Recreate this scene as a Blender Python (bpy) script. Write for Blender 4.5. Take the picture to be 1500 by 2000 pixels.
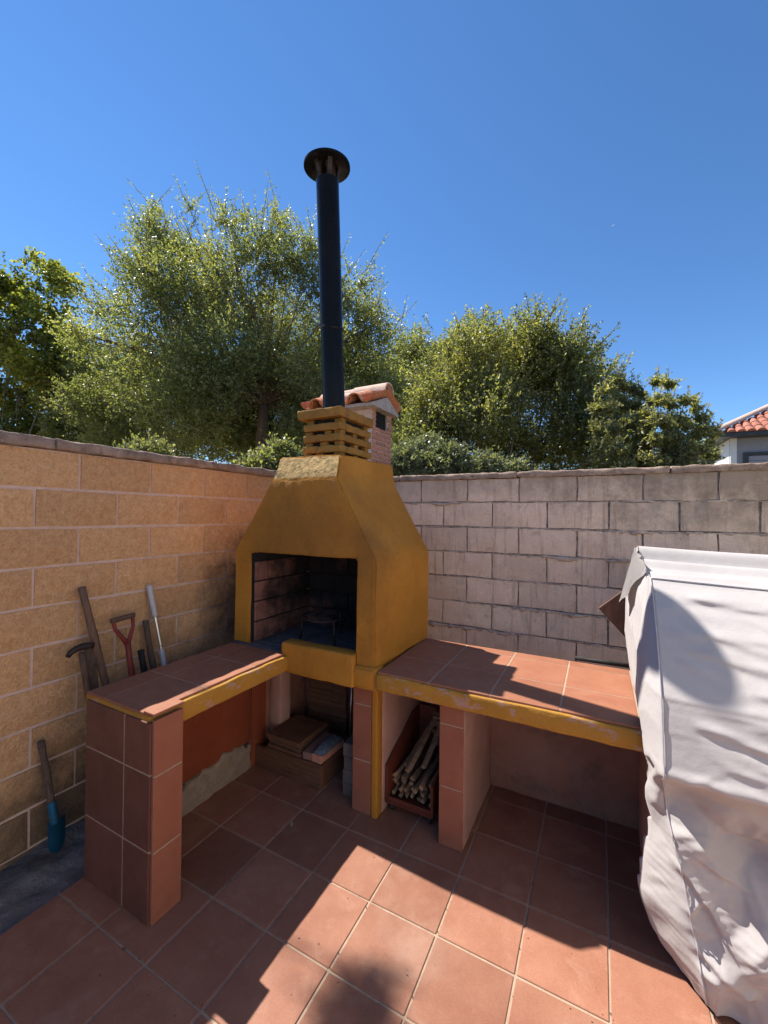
import bpy, bmesh, math, random
import numpy as np
from mathutils import Vector, Matrix, noise as mnoise

for o in list(bpy.data.objects):
    bpy.data.objects.remove(o, do_unlink=True)
scene = bpy.context.scene
COL = scene.collection
random.seed(7)
RNG = np.random.default_rng(7)

# ------------------------------------------------------------------ camera
CAM = Vector((2.5036, -3.2472, 1.6612))
YAW, PITCH, ROLL = 0.47946, 0.00762, 0.01126
fwd = Vector((-math.sin(YAW) * math.cos(PITCH), math.cos(YAW) * math.cos(PITCH), math.sin(PITCH)))
rgt0 = Vector((math.cos(YAW), math.sin(YAW), 0))
up0 = rgt0.cross(fwd)
rgt = math.cos(ROLL) * rgt0 + math.sin(ROLL) * up0
upv = -math.sin(ROLL) * rgt0 + math.cos(ROLL) * up0
cd = bpy.data.cameras.new('camera')
cam = bpy.data.objects.new('camera', cd)
COL.objects.link(cam)
cam.matrix_world = Matrix(((rgt.x, upv.x, -fwd.x, CAM.x), (rgt.y, upv.y, -fwd.y, CAM.y),
                           (rgt.z, upv.z, -fwd.z, CAM.z), (0, 0, 0, 1)))
cd.sensor_fit = 'VERTICAL'
cd.sensor_height = 24.0
cd.lens = 24.0 * 804.5 / 2000.0
cd.clip_start = 0.05
cd.clip_end = 8000
scene.camera = cam
scene.render.resolution_x, scene.render.resolution_y = 768, 1024

# ------------------------------------------------------------------ light
SUN = Vector((-0.67, 0.088, 1.0)).normalized()       # towards the sun
ELEV = math.asin(SUN.z)
AZ = math.atan2(SUN.x, SUN.y)                        # clockwise from +Y
world = bpy.data.worlds.new('World')
scene.world = world
world.use_nodes = True
wn = world.node_tree
sky = wn.nodes.new('ShaderNodeTexSky')
sky.sky_type = 'NISHITA'
sky.sun_disc = False
sky.sun_elevation = ELEV
sky.sun_rotation = AZ
sky.altitude = 1500
sky.air_density = 1.0
sky.dust_density = 0.0
sky.ozone_density = 5.0
wn.nodes['Background'].inputs[1].default_value = 0.098
hs = wn.nodes.new('ShaderNodeHueSaturation')
hs.inputs['Saturation'].default_value = 1.13
wn.links.new(sky.outputs[0], hs.inputs['Color'])
wn.links.new(hs.outputs[0], wn.nodes['Background'].inputs[0])
sl = bpy.data.lights.new('sun', 'SUN')
sl.energy = 5.0
sl.angle = math.radians(0.5)
sl.color = (1.0, 0.94, 0.86)
so = bpy.data.objects.new('sun', sl)
COL.objects.link(so)
so.location = (-6, 1, 9)
so.rotation_euler = SUN.to_track_quat('Z', 'Y').to_euler()
vs = scene.view_settings
vs.view_transform = 'Standard'
vs.look = 'None'
vs.exposure = 1.05
vs.gamma = 1.0
vs.use_curve_mapping = False


def G(lat, dep, z=0.0):
    """point on the ground plan: metres to the right of and in front of the camera's viewpoint"""
    return Vector((CAM.x - math.sin(YAW) * dep + math.cos(YAW) * lat,
                   CAM.y + math.cos(YAW) * dep + math.sin(YAW) * lat, z))


# ------------------------------------------------------------------ materials
def ramp(nt, fac, stops):
    r = nt.nodes.new('ShaderNodeValToRGB')
    while len(r.color_ramp.elements) < len(stops):
        r.color_ramp.elements.new(0.5)
    for e, (p, c) in zip(r.color_ramp.elements, stops):
        e.position = p
        e.color = (c[0], c[1], c[2], 1) if not isinstance(c, (int, float)) else (c, c, c, 1)
    nt.links.new(fac, r.inputs[0])
    return r.outputs[0]


def noise_tex(nt, pos, scale, detail=5, rough=0.6, stretch=None, dist=0.0):
    if stretch:
        m = nt.nodes.new('ShaderNodeMapping')
        m.inputs['Scale'].default_value = stretch
        nt.links.new(pos, m.inputs[0])
        pos = m.outputs[0]
    n = nt.nodes.new('ShaderNodeTexNoise')
    n.inputs['Scale'].default_value = scale
    n.inputs['Detail'].default_value = detail
    n.inputs['Roughness'].default_value = rough
    n.inputs['Distortion'].default_value = dist
    nt.links.new(pos, n.inputs['Vector'])
    return n.outputs[0]


def mixc(nt, fac, a, b, mode='MIX'):
    m = nt.nodes.new('ShaderNodeMix')
    m.data_type = 'RGBA'
    m.blend_type = mode
    for sock, v in ((m.inputs[0], fac), (m.inputs[6], a), (m.inputs[7], b)):
        if isinstance(v, (int, float)):
            sock.default_value = v
        elif isinstance(v, tuple):
            sock.default_value = (v[0], v[1], v[2], 1)
        else:
            nt.links.new(v, sock)
    return m.outputs[2]


def math_n(nt, op, a, b=None, clamp=False):
    m = nt.nodes.new('ShaderNodeMath')
    m.operation = op
    m.use_clamp = clamp
    for sock, v in ((m.inputs[0], a), (m.inputs[1], b)):
        if v is None:
            continue
        if isinstance(v, (int, float)):
            sock.default_value = v
        else:
            nt.links.new(v, sock)
    return m.outputs[0]


def base_mat(name):
    m = bpy.data.materials.new(name)
    m.use_nodes = True
    nt = m.node_tree
    b = nt.nodes['Principled BSDF']
    geo = nt.nodes.new('ShaderNodeNewGeometry')
    return m, nt, b, geo.outputs['Position']


def MAT(name, c1, c2, scale=6, rough=0.85, stains=(), bumps=(), jitter=0.12, spec=0.3, stretch=None,
        metallic=0.0, contrast=(0.3, 0.7), fine=0.0, fine_scale=160, coat=0.0):
    """two-tone noise colour, optional stains (colour, scale, lo, hi, stretch, amount), bumps (scale, strength, dist, stretch)"""
    m, nt, b, pos = base_mat(name)
    n = noise_tex(nt, pos, scale, 6, 0.62, stretch)
    col = ramp(nt, n, [(contrast[0], c1), (contrast[1], c2)])
    if fine:
        f = noise_tex(nt, pos, fine_scale, 3, 0.7)
        fr = ramp(nt, f, [(0.3, 1 - fine), (0.7, 1 + fine)])
        col = mixc(nt, 1.0, col, fr, 'MULTIPLY')
    for (sc_, s_, lo, hi, st, amt) in stains:
        sn = noise_tex(nt, pos, s_, 7, 0.65, st, 0.4)
        msk = ramp(nt, sn, [(lo, 0.0), (hi, amt)])
        col = mixc(nt, msk, col, sc_)
    if jitter:
        oi = nt.nodes.new('ShaderNodeObjectInfo')
        j = ramp(nt, oi.outputs['Random'], [(0, 1 - jitter), (1, 1 + jitter)])
        col = mixc(nt, 1.0, col, j, 'MULTIPLY')
    nt.links.new(col, b.inputs['Base Color'])
    rn = noise_tex(nt, pos, scale * 3, 3)
    rr = ramp(nt, rn, [(0.3, max(0, rough - 0.1)), (0.7, min(1, rough + 0.1))])
    nt.links.new(rr, b.inputs['Roughness'])
    b.inputs['Specular IOR Level'].default_value = spec
    b.inputs['Metallic'].default_value = metallic
    if coat:
        b.inputs['Coat Weight'].default_value = coat
    prev = None
    for bp in bumps:
        s_, st_, d_ = bp[:3]
        bn = noise_tex(nt, pos, s_, 6, 0.65, bp[3] if len(bp) > 3 else None)
        bu = nt.nodes.new('ShaderNodeBump')
        bu.inputs['Strength'].default_value = st_
        bu.inputs['Distance'].default_value = d_
        nt.links.new(bn, bu.inputs['Height'])
        if prev:
            nt.links.new(prev, bu.inputs['Normal'])
        prev = bu.outputs[0]
    if prev:
        nt.links.new(prev, b.inputs['Normal'])
    m['nt'] = 1
    return m


def add_spot(m, centre, radius, colour, amount=0.9, nscale=9, squash=(1, 1, 1)):
    """a stain of its own shape (soot, damp) on a surface, ragged by noise"""
    nt = m.node_tree
    b = nt.nodes['Principled BSDF']
    old = b.inputs['Base Color'].links[0].from_socket
    geo = nt.nodes.new('ShaderNodeNewGeometry')
    mp = nt.nodes.new('ShaderNodeMapping')
    mp.vector_type = 'POINT'
    mp.inputs['Location'].default_value = [-c * s for c, s in zip(centre, squash)]
    mp.inputs['Scale'].default_value = squash
    nt.links.new(geo.outputs['Position'], mp.inputs[0])
    ln = nt.nodes.new('ShaderNodeVectorMath')
    ln.operation = 'LENGTH'
    nt.links.new(mp.outputs[0], ln.inputs[0])
    d = math_n(nt, 'DIVIDE', ln.outputs['Value'], radius)
    n = noise_tex(nt, geo.outputs['Position'], nscale, 6, 0.7)
    n2 = math_n(nt, 'MULTIPLY', math_n(nt, 'SUBTRACT', n, 0.5), 1.6)
    v = math_n(nt, 'ADD', d, n2)
    msk = ramp(nt, v, [(0.35, amount), (1.0, 0.0)])
    nt.links.new(mixc(nt, msk, old, colour), b.inputs['Base Color'])


BL = MAT('sand_block', (0.63, 0.345, 0.160), (0.76, 0.475, 0.245), 26, 0.95,
         stains=[((0.6386, 0.412, 0.2596), 60, 0.52, 0.72, None, 0.7), ((0.2575, 0.1545, 0.09734), 85, 0.58, 0.75, None, 0.6),
                 ((0.309, 0.1957, 0.1298), 2.4, 0.62, 0.8, None, 0.45)],
         bumps=[(34, 1.0, 0.020), (95, 1.0, 0.008)], jitter=0.10, spec=0.1, fine=0.14, fine_scale=75)
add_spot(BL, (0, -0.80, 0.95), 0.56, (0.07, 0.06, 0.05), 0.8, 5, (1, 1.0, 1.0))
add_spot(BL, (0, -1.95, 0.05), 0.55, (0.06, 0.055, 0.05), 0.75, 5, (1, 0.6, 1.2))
ML = MAT('pink_mortar', (0.55, 0.396, 0.33), (0.66, 0.506, 0.44), 30, 0.95, bumps=[(70, 0.6, 0.006)], jitter=0)
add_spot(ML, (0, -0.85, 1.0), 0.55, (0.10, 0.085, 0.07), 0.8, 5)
BR = MAT('concrete_block', (0.62, 0.46, 0.345), (0.77, 0.595, 0.46), 5, 0.95,
         stains=[((0.30, 0.21, 0.155), 6, 0.53, 0.70, (3.5, 3.5, 0.30), 0.7),
                 ((0.36, 0.27, 0.21), 14, 0.58, 0.70, (1, 1, 0.8), 0.55),
                 ((0.4308, 0.305, 0.2156), 3.0, 0.55, 0.75, None, 0.5),
                 ((0.80, 0.65, 0.53), 9, 0.60, 0.75, (2, 2, 0.5), 0.5)],
         bumps=[(18, 0.45, 0.014), (70, 0.6, 0.006), (220, 0.5, 0.002)], jitter=0.10, spec=0.1, fine=0.12)
# lichen and rain dirt that has run down below the coping towards the open end of the wall
add_spot(BR, (3.6, 0, 2.02), 1.35, (0.15, 0.125, 0.095), 0.75, 7, (0.75, 1, 2.6))
add_spot(BR, (1.9, 0, 2.05), 0.9, (0.20, 0.16, 0.12), 0.5, 9, (0.6, 1, 3.2))
MR = MAT('dirty_mortar', (0.16, 0.125, 0.10), (0.56, 0.46, 0.39), 24, 0.98, bumps=[(60, 0.9, 0.012)], jitter=0)
LIP = MAT('squeezed_mortar', (0.30, 0.23, 0.18), (0.62, 0.50, 0.42), 20, 0.98, bumps=[(70, 0.9, 0.010)], jitter=0.1)
CP = MAT('coping_concrete', (0.21, 0.15, 0.115), (0.38, 0.285, 0.225), 14, 0.98,
         stains=[((0.10, 0.095, 0.06), 20, 0.55, 0.7, None, 0.8), ((0.42, 0.37, 0.31), 50, 0.62, 0.72, None, 0.7)],
         bumps=[(45, 0.9, 0.012)], jitter=0.1, spec=0.05)
OC = MAT('ochre_paint', (0.325, 0.140, 0.0185), (0.415, 0.190, 0.027), 3.5, 0.72,
         stains=[((0.3008, 0.1251, 0.02322), 7, 0.58, 0.78, (1, 1, 0.5), 0.5), ((0.4558, 0.3337, 0.2322), 34, 0.70, 0.73, None, 0.7),
                 ((0.2006, 0.1001, 0.0387), 15, 0.66, 0.8, None, 0.5)],
         bumps=[(6, 0.5, 0.03), (22, 0.3, 0.01), (75, 0.5, 0.004)], jitter=0.03, spec=0.2, fine=0.05, fine_scale=60)
add_spot(OC, (0.95, -1.33, 1.52), 0.52, (0.10, 0.055, 0.02), 0.42, 4, (0.8, 1, 1.2))
add_spot(OC, (1.40, -1.33, 1.3), 0.30, (0.14, 0.07, 0.02), 0.35, 7, (1.6, 1, 0.6))
OW = MAT('weathered_ochre', (0.215, 0.110, 0.026), (0.295, 0.155, 0.038), 9, 0.85,
         stains=[((0.10, 0.06, 0.03), 14, 0.55, 0.72, None, 0.7), ((0.40, 0.32, 0.2), 40, 0.66, 0.72, None, 0.6)], bumps=[(20, 0.5, 0.012), (70, 0.5, 0.004)], jitter=0.1, spec=0.15)
OE = MAT('worn_ochre_edge', (0.3168, 0.154, 0.02464), (0.396, 0.2024, 0.03344), 4, 0.75,
         stains=[((0.3696, 0.2288, 0.176), 11, 0.57, 0.62, (1, 1, 2), 0.9), ((0.1144, 0.0792, 0.0616), 14, 0.64, 0.70, (1, 1, 2), 0.8)],
         bumps=[(10, 0.35, 0.02), (45, 0.5, 0.006)], jitter=0.03, spec=0.2)
MO = MAT('mossy_render', (0.38, 0.24, 0.09), (0.54, 0.37, 0.16), 22, 0.98,
         stains=[((0.13, 0.11, 0.04), 16, 0.50, 0.64, None, 0.8), ((0.60, 0.50, 0.33), 40, 0.60, 0.7, None, 0.6)],
         bumps=[(28, 1.0, 0.02), (90, 0.7, 0.006)], jitter=0)
TF = MAT('terracotta_floor', (0.215, 0.0885, 0.0535), (0.275, 0.128, 0.080), 5, 0.62,
         stains=[((0.332, 0.1867, 0.1286), 8, 0.55, 0.75, None, 0.6), ((0.1162, 0.05395, 0.03735), 150, 0.66, 0.72, None, 0.7),
                 ((0.1826, 0.0747, 0.04565), 3.5, 0.56, 0.74, None, 0.65), ((0.36, 0.235, 0.175), 2.1, 0.56, 0.72, None, 0.45),
                 ((0.11, 0.06, 0.045), 13, 0.66, 0.74, None, 0.5)],
         bumps=[(90, 0.3, 0.002), (14, 0.25, 0.006)], jitter=0.17, spec=0.28, fine=0.10)
TC = MAT('terracotta_top', (0.249, 0.09545, 0.05146), (0.2988, 0.1262, 0.07138), 6, 0.58,
         stains=[((0.332, 0.166, 0.1037), 10, 0.58, 0.75, (0.5, 2, 1), 0.5), ((0.2158, 0.0913, 0.0581), 7, 0.63, 0.78, None, 0.5)],
         bumps=[(70, 0.25, 0.002)], jitter=0.07, spec=0.3, fine=0.05)
TE = MAT('shaded_end_tile', (0.118, 0.046, 0.032), (0.165, 0.066, 0.044), 5, 0.5,  # cladding terracotta darkened to deepen the shade on the end face
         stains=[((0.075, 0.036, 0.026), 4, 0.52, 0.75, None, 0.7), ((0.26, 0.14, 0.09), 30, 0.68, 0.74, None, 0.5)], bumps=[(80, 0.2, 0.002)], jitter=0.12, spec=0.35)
TS = MAT('terracotta_cladding', (0.2232, 0.0779, 0.0456), (0.285, 0.1092, 0.0646), 7, 0.6,
         stains=[((0.247, 0.1235, 0.076), 6, 0.58, 0.78, None, 0.5)], bumps=[(80, 0.2, 0.002)], jitter=0.06, spec=0.3)
GR = MAT('pale_grout', (0.2805, 0.1997, 0.1403), (0.374, 0.2805, 0.204), 20, 0.95,
         stains=[((0.17, 0.119, 0.085), 11, 0.55, 0.72, None, 0.6)], bumps=[(120, 0.6, 0.004)], jitter=0)
PL = MAT('pink_plaster', (0.361, 0.2042, 0.1615), (0.4465, 0.2707, 0.2232), 5, 0.95,
         stains=[((0.266, 0.1425, 0.1045), 7, 0.56, 0.74, (1, 1, 0.5), 0.6), ((0.19, 0.133, 0.1045), 5, 0.62, 0.76, None, 0.6)],
         bumps=[(30, 0.6, 0.008), (110, 0.4, 0.003)], jitter=0.02)
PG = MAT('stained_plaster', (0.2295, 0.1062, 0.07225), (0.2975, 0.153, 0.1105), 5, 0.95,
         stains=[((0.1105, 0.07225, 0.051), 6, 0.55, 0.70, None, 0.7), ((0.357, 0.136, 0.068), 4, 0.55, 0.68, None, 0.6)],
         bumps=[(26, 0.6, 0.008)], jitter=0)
RP = MAT('red_paint', (0.175, 0.0364, 0.014), (0.224, 0.0525, 0.0196), 5, 0.8,
         stains=[((0.168, 0.042, 0.021), 8, 0.55, 0.7, None, 0.6)], bumps=[(40, 0.3, 0.004)], jitter=0)
CR = MAT('crumbling_render', (0.24, 0.18, 0.13), (0.36, 0.28, 0.21), 16, 0.98,
         stains=[((0.20, 0.14, 0.10), 14, 0.55, 0.7, None, 0.6)], bumps=[(40, 1.0, 0.02)], jitter=0)
FB = MAT('sooty_firebrick', (0.19, 0.085, 0.065), (0.28, 0.13, 0.10), 9, 0.95,
         stains=[((0.03, 0.025, 0.025), 9, 0.48, 0.68, None, 0.7)], bumps=[(60, 0.5, 0.004)], jitter=0.15)
add_spot(FB, (0.7, -0.70, 1.35), 0.66, (0.010, 0.009, 0.010), 0.985, 5)
add_spot(FB, (1.1, -0.75, 1.0), 0.75, (0.010, 0.009, 0.010), 0.985, 5)
SO = MAT('soot', (0.008, 0.008, 0.009), (0.02, 0.018, 0.018), 9, 0.95, bumps=[(50, 0.5, 0.005)], jitter=0)
AS = MAT('ash_grey_hearth', (0.06, 0.057, 0.06), (0.114, 0.108, 0.111), 14, 0.95,
         stains=[((0.018, 0.018, 0.021), 8, 0.52, 0.7, None, 0.8)], bumps=[(60, 0.5, 0.004)], jitter=0)
PB = MAT('small_brick', (0.40, 0.165, 0.105), (0.50, 0.235, 0.16), 30, 0.95, bumps=[(90, 0.5, 0.004)], jitter=0.15)
PM = MAT('white_brick_mortar', (0.46, 0.34, 0.28), (0.58, 0.46, 0.39), 30, 0.98, bumps=[(80, 0.8, 0.006)], jitter=0)
RT = MAT('roof_tile_orange', (0.391, 0.1063, 0.0357), (0.493, 0.1806, 0.0714), 12, 0.85,
         stains=[((0.425, 0.3825, 0.3213), 15, 0.50, 0.66, None, 0.7)], bumps=[(70, 0.4, 0.004)], jitter=0.12)
RTP = MAT('weathered_ridge_tile', (0.50, 0.33, 0.25), (0.62, 0.45, 0.35), 12, 0.9,
          stains=[((0.22, 0.15, 0.11), 14, 0.56, 0.7, None, 0.7)], bumps=[(70, 0.5, 0.004)], jitter=0.06)
PIPE = MAT('black_enamel', (0.006, 0.0062, 0.007), (0.010, 0.0102, 0.011), 4, 0.2, spec=0.10, jitter=0,
           bumps=[(3, 0.04, 0.02, (1, 1, 0.15))])
IRON = MAT('old_iron', (0.028, 0.022, 0.02), (0.06, 0.045, 0.038), 25, 0.6, metallic=0.5, bumps=[(60, 0.3, 0.003)], jitter=0.1)
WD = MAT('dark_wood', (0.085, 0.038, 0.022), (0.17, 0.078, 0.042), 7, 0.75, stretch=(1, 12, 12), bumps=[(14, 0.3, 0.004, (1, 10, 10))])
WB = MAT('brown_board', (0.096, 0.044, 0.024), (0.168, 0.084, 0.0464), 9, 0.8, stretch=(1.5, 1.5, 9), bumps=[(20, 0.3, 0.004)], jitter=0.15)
WP = MAT('ply_board', (0.11, 0.05, 0.03), (0.19, 0.09, 0.055), 9, 0.7, stretch=(5, 5, 1.2), bumps=[(25, 0.2, 0.003)],
         stains=[((0.07, 0.035, 0.022), 10, 0.52, 0.7, None, 0.7)])
WH = MAT('handle_wood', (0.085, 0.048, 0.032), (0.17, 0.10, 0.066), 12, 0.8, stretch=(8, 8, 1), bumps=[(30, 0.4, 0.003, (6, 6, 1))], jitter=0.2)
FW = MAT('firewood', (0.165, 0.09375, 0.04875), (0.315, 0.2025, 0.12), 14, 0.9, stretch=(1.5, 1.5, 3), bumps=[(50, 0.5, 0.005)], jitter=0.35)
BK = MAT('bark_stick', (0.07, 0.045, 0.032), (0.16, 0.11, 0.08), 30, 0.95, stretch=(3, 3, 0.7), bumps=[(40, 1.0, 0.01, (3, 3, 0.6))])
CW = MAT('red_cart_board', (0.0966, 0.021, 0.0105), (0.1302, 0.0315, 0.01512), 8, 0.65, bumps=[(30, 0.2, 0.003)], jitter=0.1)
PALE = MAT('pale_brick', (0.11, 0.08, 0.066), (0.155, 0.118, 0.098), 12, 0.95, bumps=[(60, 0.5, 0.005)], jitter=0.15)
PINK = MAT('pink_slab', (0.228, 0.126, 0.096), (0.3, 0.18, 0.144), 12, 0.95, bumps=[(60, 0.4, 0.004)], jitter=0.2)
BAGM = MAT('blue_grey_bag', (0.08, 0.104, 0.132), (0.136, 0.164, 0.188), 7, 0.5, bumps=[(12, 0.8, 0.02)], jitter=0)
REDH = MAT('red_handle_paint', (0.14, 0.022, 0.018), (0.23, 0.036, 0.026), 16, 0.55, stains=[((0.06, 0.035, 0.03), 24, 0.55, 0.68, None, 0.8)], jitter=0)
BLUE = MAT('blue_paint', (0.0084, 0.07, 0.133), (0.014, 0.112, 0.196), 12, 0.5, stains=[((0.021, 0.021, 0.0245), 18, 0.6, 0.72, None, 0.8)], jitter=0)
BLK = MAT('black_rubber', (0.012, 0.012, 0.012), (0.025, 0.024, 0.023), 20, 0.7, jitter=0)
ALU = MAT('brushed_aluminium', (0.55, 0.54, 0.53), (0.70, 0.69, 0.68), 20, 0.35, metallic=0.9, jitter=0)
GRIP = MAT('grey_plastic', (0.42, 0.41, 0.42), (0.52, 0.51, 0.52), 20, 0.5, jitter=0.05)
CONC = MAT('rough_grey_concrete', (0.15, 0.135, 0.12), (0.27, 0.245, 0.22), 7, 0.97,
           stains=[((0.04025, 0.035, 0.024), 6, 0.52, 0.7, None, 0.8)], bumps=[(14, 1.0, 0.03), (60, 0.7, 0.008)], jitter=0)
EARTH = MAT('dry_earth', (0.16, 0.12, 0.075), (0.26, 0.20, 0.125), 3, 0.98, stains=[((0.07, 0.085, 0.03), 2, 0.5, 0.65, None, 0.8)], bumps=[(14, 0.8, 0.04)], jitter=0)
WHITE = MAT('white_house_paint', (0.66, 0.65, 0.62), (0.74, 0.73, 0.70), 3, 0.9, jitter=0, bumps=[(60, 0.2, 0.004)])
GREYW = MAT('shaded_house_grey', (0.26, 0.26, 0.29), (0.32, 0.32, 0.35), 3, 0.8, jitter=0.03)  # shade of the white house front put into its grey; shutters use it too
HR = MAT('house_roof_tile', (0.30, 0.105, 0.07), (0.38, 0.155, 0.105), 3, 0.85, jitter=0.16, stains=[((0.5, 0.3, 0.22), 6, 0.55, 0.7, None, 0.6)])
GUT = MAT('dark_eaves', (0.035, 0.04, 0.045), (0.06, 0.065, 0.07), 6, 0.5, jitter=0)
BARK = MAT('tree_bark', (0.10, 0.062, 0.042), (0.20, 0.13, 0.09), 9, 0.95, stretch=(2, 2, 0.5), bumps=[(16, 0.9, 0.03, (2, 2, 0.5))], jitter=0.1)
BARKG = MAT('grey_bark', (0.12, 0.11, 0.09), (0.22, 0.20, 0.165), 9, 0.95, stretch=(2, 2, 0.5), bumps=[(16, 0.9, 0.03, (2, 2, 0.5))], jitter=0.1)


def fabric_mat():
    m, nt, b, pos = base_mat('pale_cover_fabric')
    n = noise_tex(nt, pos, 4, 4)
    col = ramp(nt, n, [(0.3, (0.365, 0.34, 0.33)), (0.7, (0.41, 0.385, 0.372))])
    s = noise_tex(nt, pos, 3, 6, 0.7)
    col = mixc(nt, ramp(nt, s, [(0.55, 0.0), (0.8, 0.45)]), col, (0.28, 0.245, 0.22))
    nt.links.new(col, b.inputs['Base Color'])
    b.inputs['Roughness'].default_value = 0.75
    b.inputs['Specular IOR Level'].default_value = 0.25
    b.inputs['Sheen Weight'].default_value = 0.15
    bn = noise_tex(nt, pos, 28, 4, 0.55)
    bu = nt.nodes.new('ShaderNodeBump')
    bu.inputs['Strength'].default_value = 0.16
    bu.inputs['Distance'].default_value = 0.012
    nt.links.new(bn, bu.inputs['Height'])
    b2 = noise_tex(nt, pos, 900, 2)
    bu2 = nt.nodes.new('ShaderNodeBump')
    bu2.inputs['Strength'].default_value = 0.12
    bu2.inputs['Distance'].default_value = 0.001
    nt.links.new(b2, bu2.inputs['Height'])
    nt.links.new(bu.outputs[0], bu2.inputs['Normal'])
    nt.links.new(bu2.outputs[0], b.inputs['Normal'])
    return m


FAB = fabric_mat()


def leaf_mat(name, dark, light, yellow, gloss=0.42, trans=0.5):
    m, nt, b, pos = base_mat(name)
    at = nt.nodes.new('ShaderNodeAttribute')
    at.attribute_name = 'tone'
    col = ramp(nt, at.outputs['Fac'], [(0.0, dark), (0.6, light), (1.0, yellow)])
    nt.links.new(col, b.inputs['Base Color'])
    b.inputs['Roughness'].default_value = gloss
    b.inputs['Specular IOR Level'].default_value = 0.42
    tr = nt.nodes.new('ShaderNodeBsdfTranslucent')
    tcol = mixc(nt, 1.0, col, (1.5, 1.55, 0.6), 'MULTIPLY')
    nt.links.new(tcol, tr.inputs[0])
    mx = nt.nodes.new('ShaderNodeMixShader')
    mx.inputs[0].default_value = trans
    nt.links.new(b.outputs[0], mx.inputs[1])
    nt.links.new(tr.outputs[0], mx.inputs[2])
    nt.links.new(mx.outputs[0], nt.nodes['Material Output'].inputs[0])
    return m


LFA = leaf_mat('elm_leaf', (0.1, 0.118, 0.055), (0.235, 0.248, 0.112), (0.39, 0.37, 0.175))
LFB = leaf_mat('plane_leaf', (0.085, 0.11, 0.03), (0.24, 0.255, 0.06), (0.45, 0.4, 0.085))
LFD = leaf_mat('shrub_leaf', (0.105, 0.118, 0.054), (0.225, 0.23, 0.098), (0.37, 0.34, 0.155))
LFE = leaf_mat('privet_leaf', (0.13, 0.14, 0.075), (0.27, 0.265, 0.135), (0.42, 0.39, 0.21))
LFG = leaf_mat('silvery_leaf', (0.11, 0.125, 0.08), (0.22, 0.235, 0.145), (0.34, 0.34, 0.21), trans=0.35)


# ------------------------------------------------------------------ mesh helpers
def link(name, me, mat=None, parent=None):
    o = bpy.data.objects.new(name, me)
    COL.objects.link(o)
    if mat and me is not None and not me.materials:
        me.materials.append(mat)
    if parent is not None:
        o.parent = parent
        o.matrix_parent_inverse = base_inv(parent)
    return o


def base_inv(p):
    # every parent sits unrotated in world axes, so only its world location matters
    return Matrix.Translation(-world_loc(p))


def world_loc(p):
    return Vector(p['wl']) if 'wl' in p else Vector((0, 0, 0))


def thing(name, label, cat, loc=(0, 0, 0), group=None):
    o = bpy.data.objects.new(name, None)
    COL.objects.link(o)
    o.empty_display_size = 0.1
    o.location = loc
    o['wl'] = list(loc)
    o['label'] = label
    o['category'] = cat
    if group:
        o['group'] = group
    return o


def tag(o, label, cat, group=None):
    o['label'] = label
    o['category'] = cat
    if group:
        o['group'] = group
    return o


def struct(o):
    o['kind'] = 'structure'
    return o


def fin(bm, name, smooth_angle=35):
    bmesh.ops.recalc_face_normals(bm, faces=bm.faces)
    lim = math.radians(smooth_angle)
    for f in bm.faces:
        f.smooth = smooth_angle > 0
    for e in bm.edges:
        if len(e.link_faces) == 2:
            e.smooth = e.calc_face_angle(0) < lim
    me = bpy.data.meshes.new(name)
    bm.to_mesh(me)
    bm.free()
    return me


def cbox(dx, dy, dz, bev=0.004, name='piece'):
    """chamfered box centred on the origin"""
    bm = bmesh.new()
    bmesh.ops.create_cube(bm, size=1)
    for v in bm.verts:
        v.co = Vector((v.co.x * dx, v.co.y * dy, v.co.z * dz))
    if bev:
        bmesh.ops.bevel(bm, geom=bm.edges[:], offset=bev, segments=1, affect='EDGES')
    return fin(bm, name, 0)


def box(name, lo, hi, mat, parent=None, bev=0.004):
    me = cbox(hi[0] - lo[0], hi[1] - lo[1], hi[2] - lo[2], bev, name)
    o = link(name, me, mat, parent)
    o.location = [(a + b) / 2 for a, b in zip(lo, hi)]
    return o


def nvec(p, s, seed=0.0):
    q = Vector((p[0] * s + seed, p[1] * s + 2 * seed, p[2] * s - seed))
    return mnoise.noise_vector(q)


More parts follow.
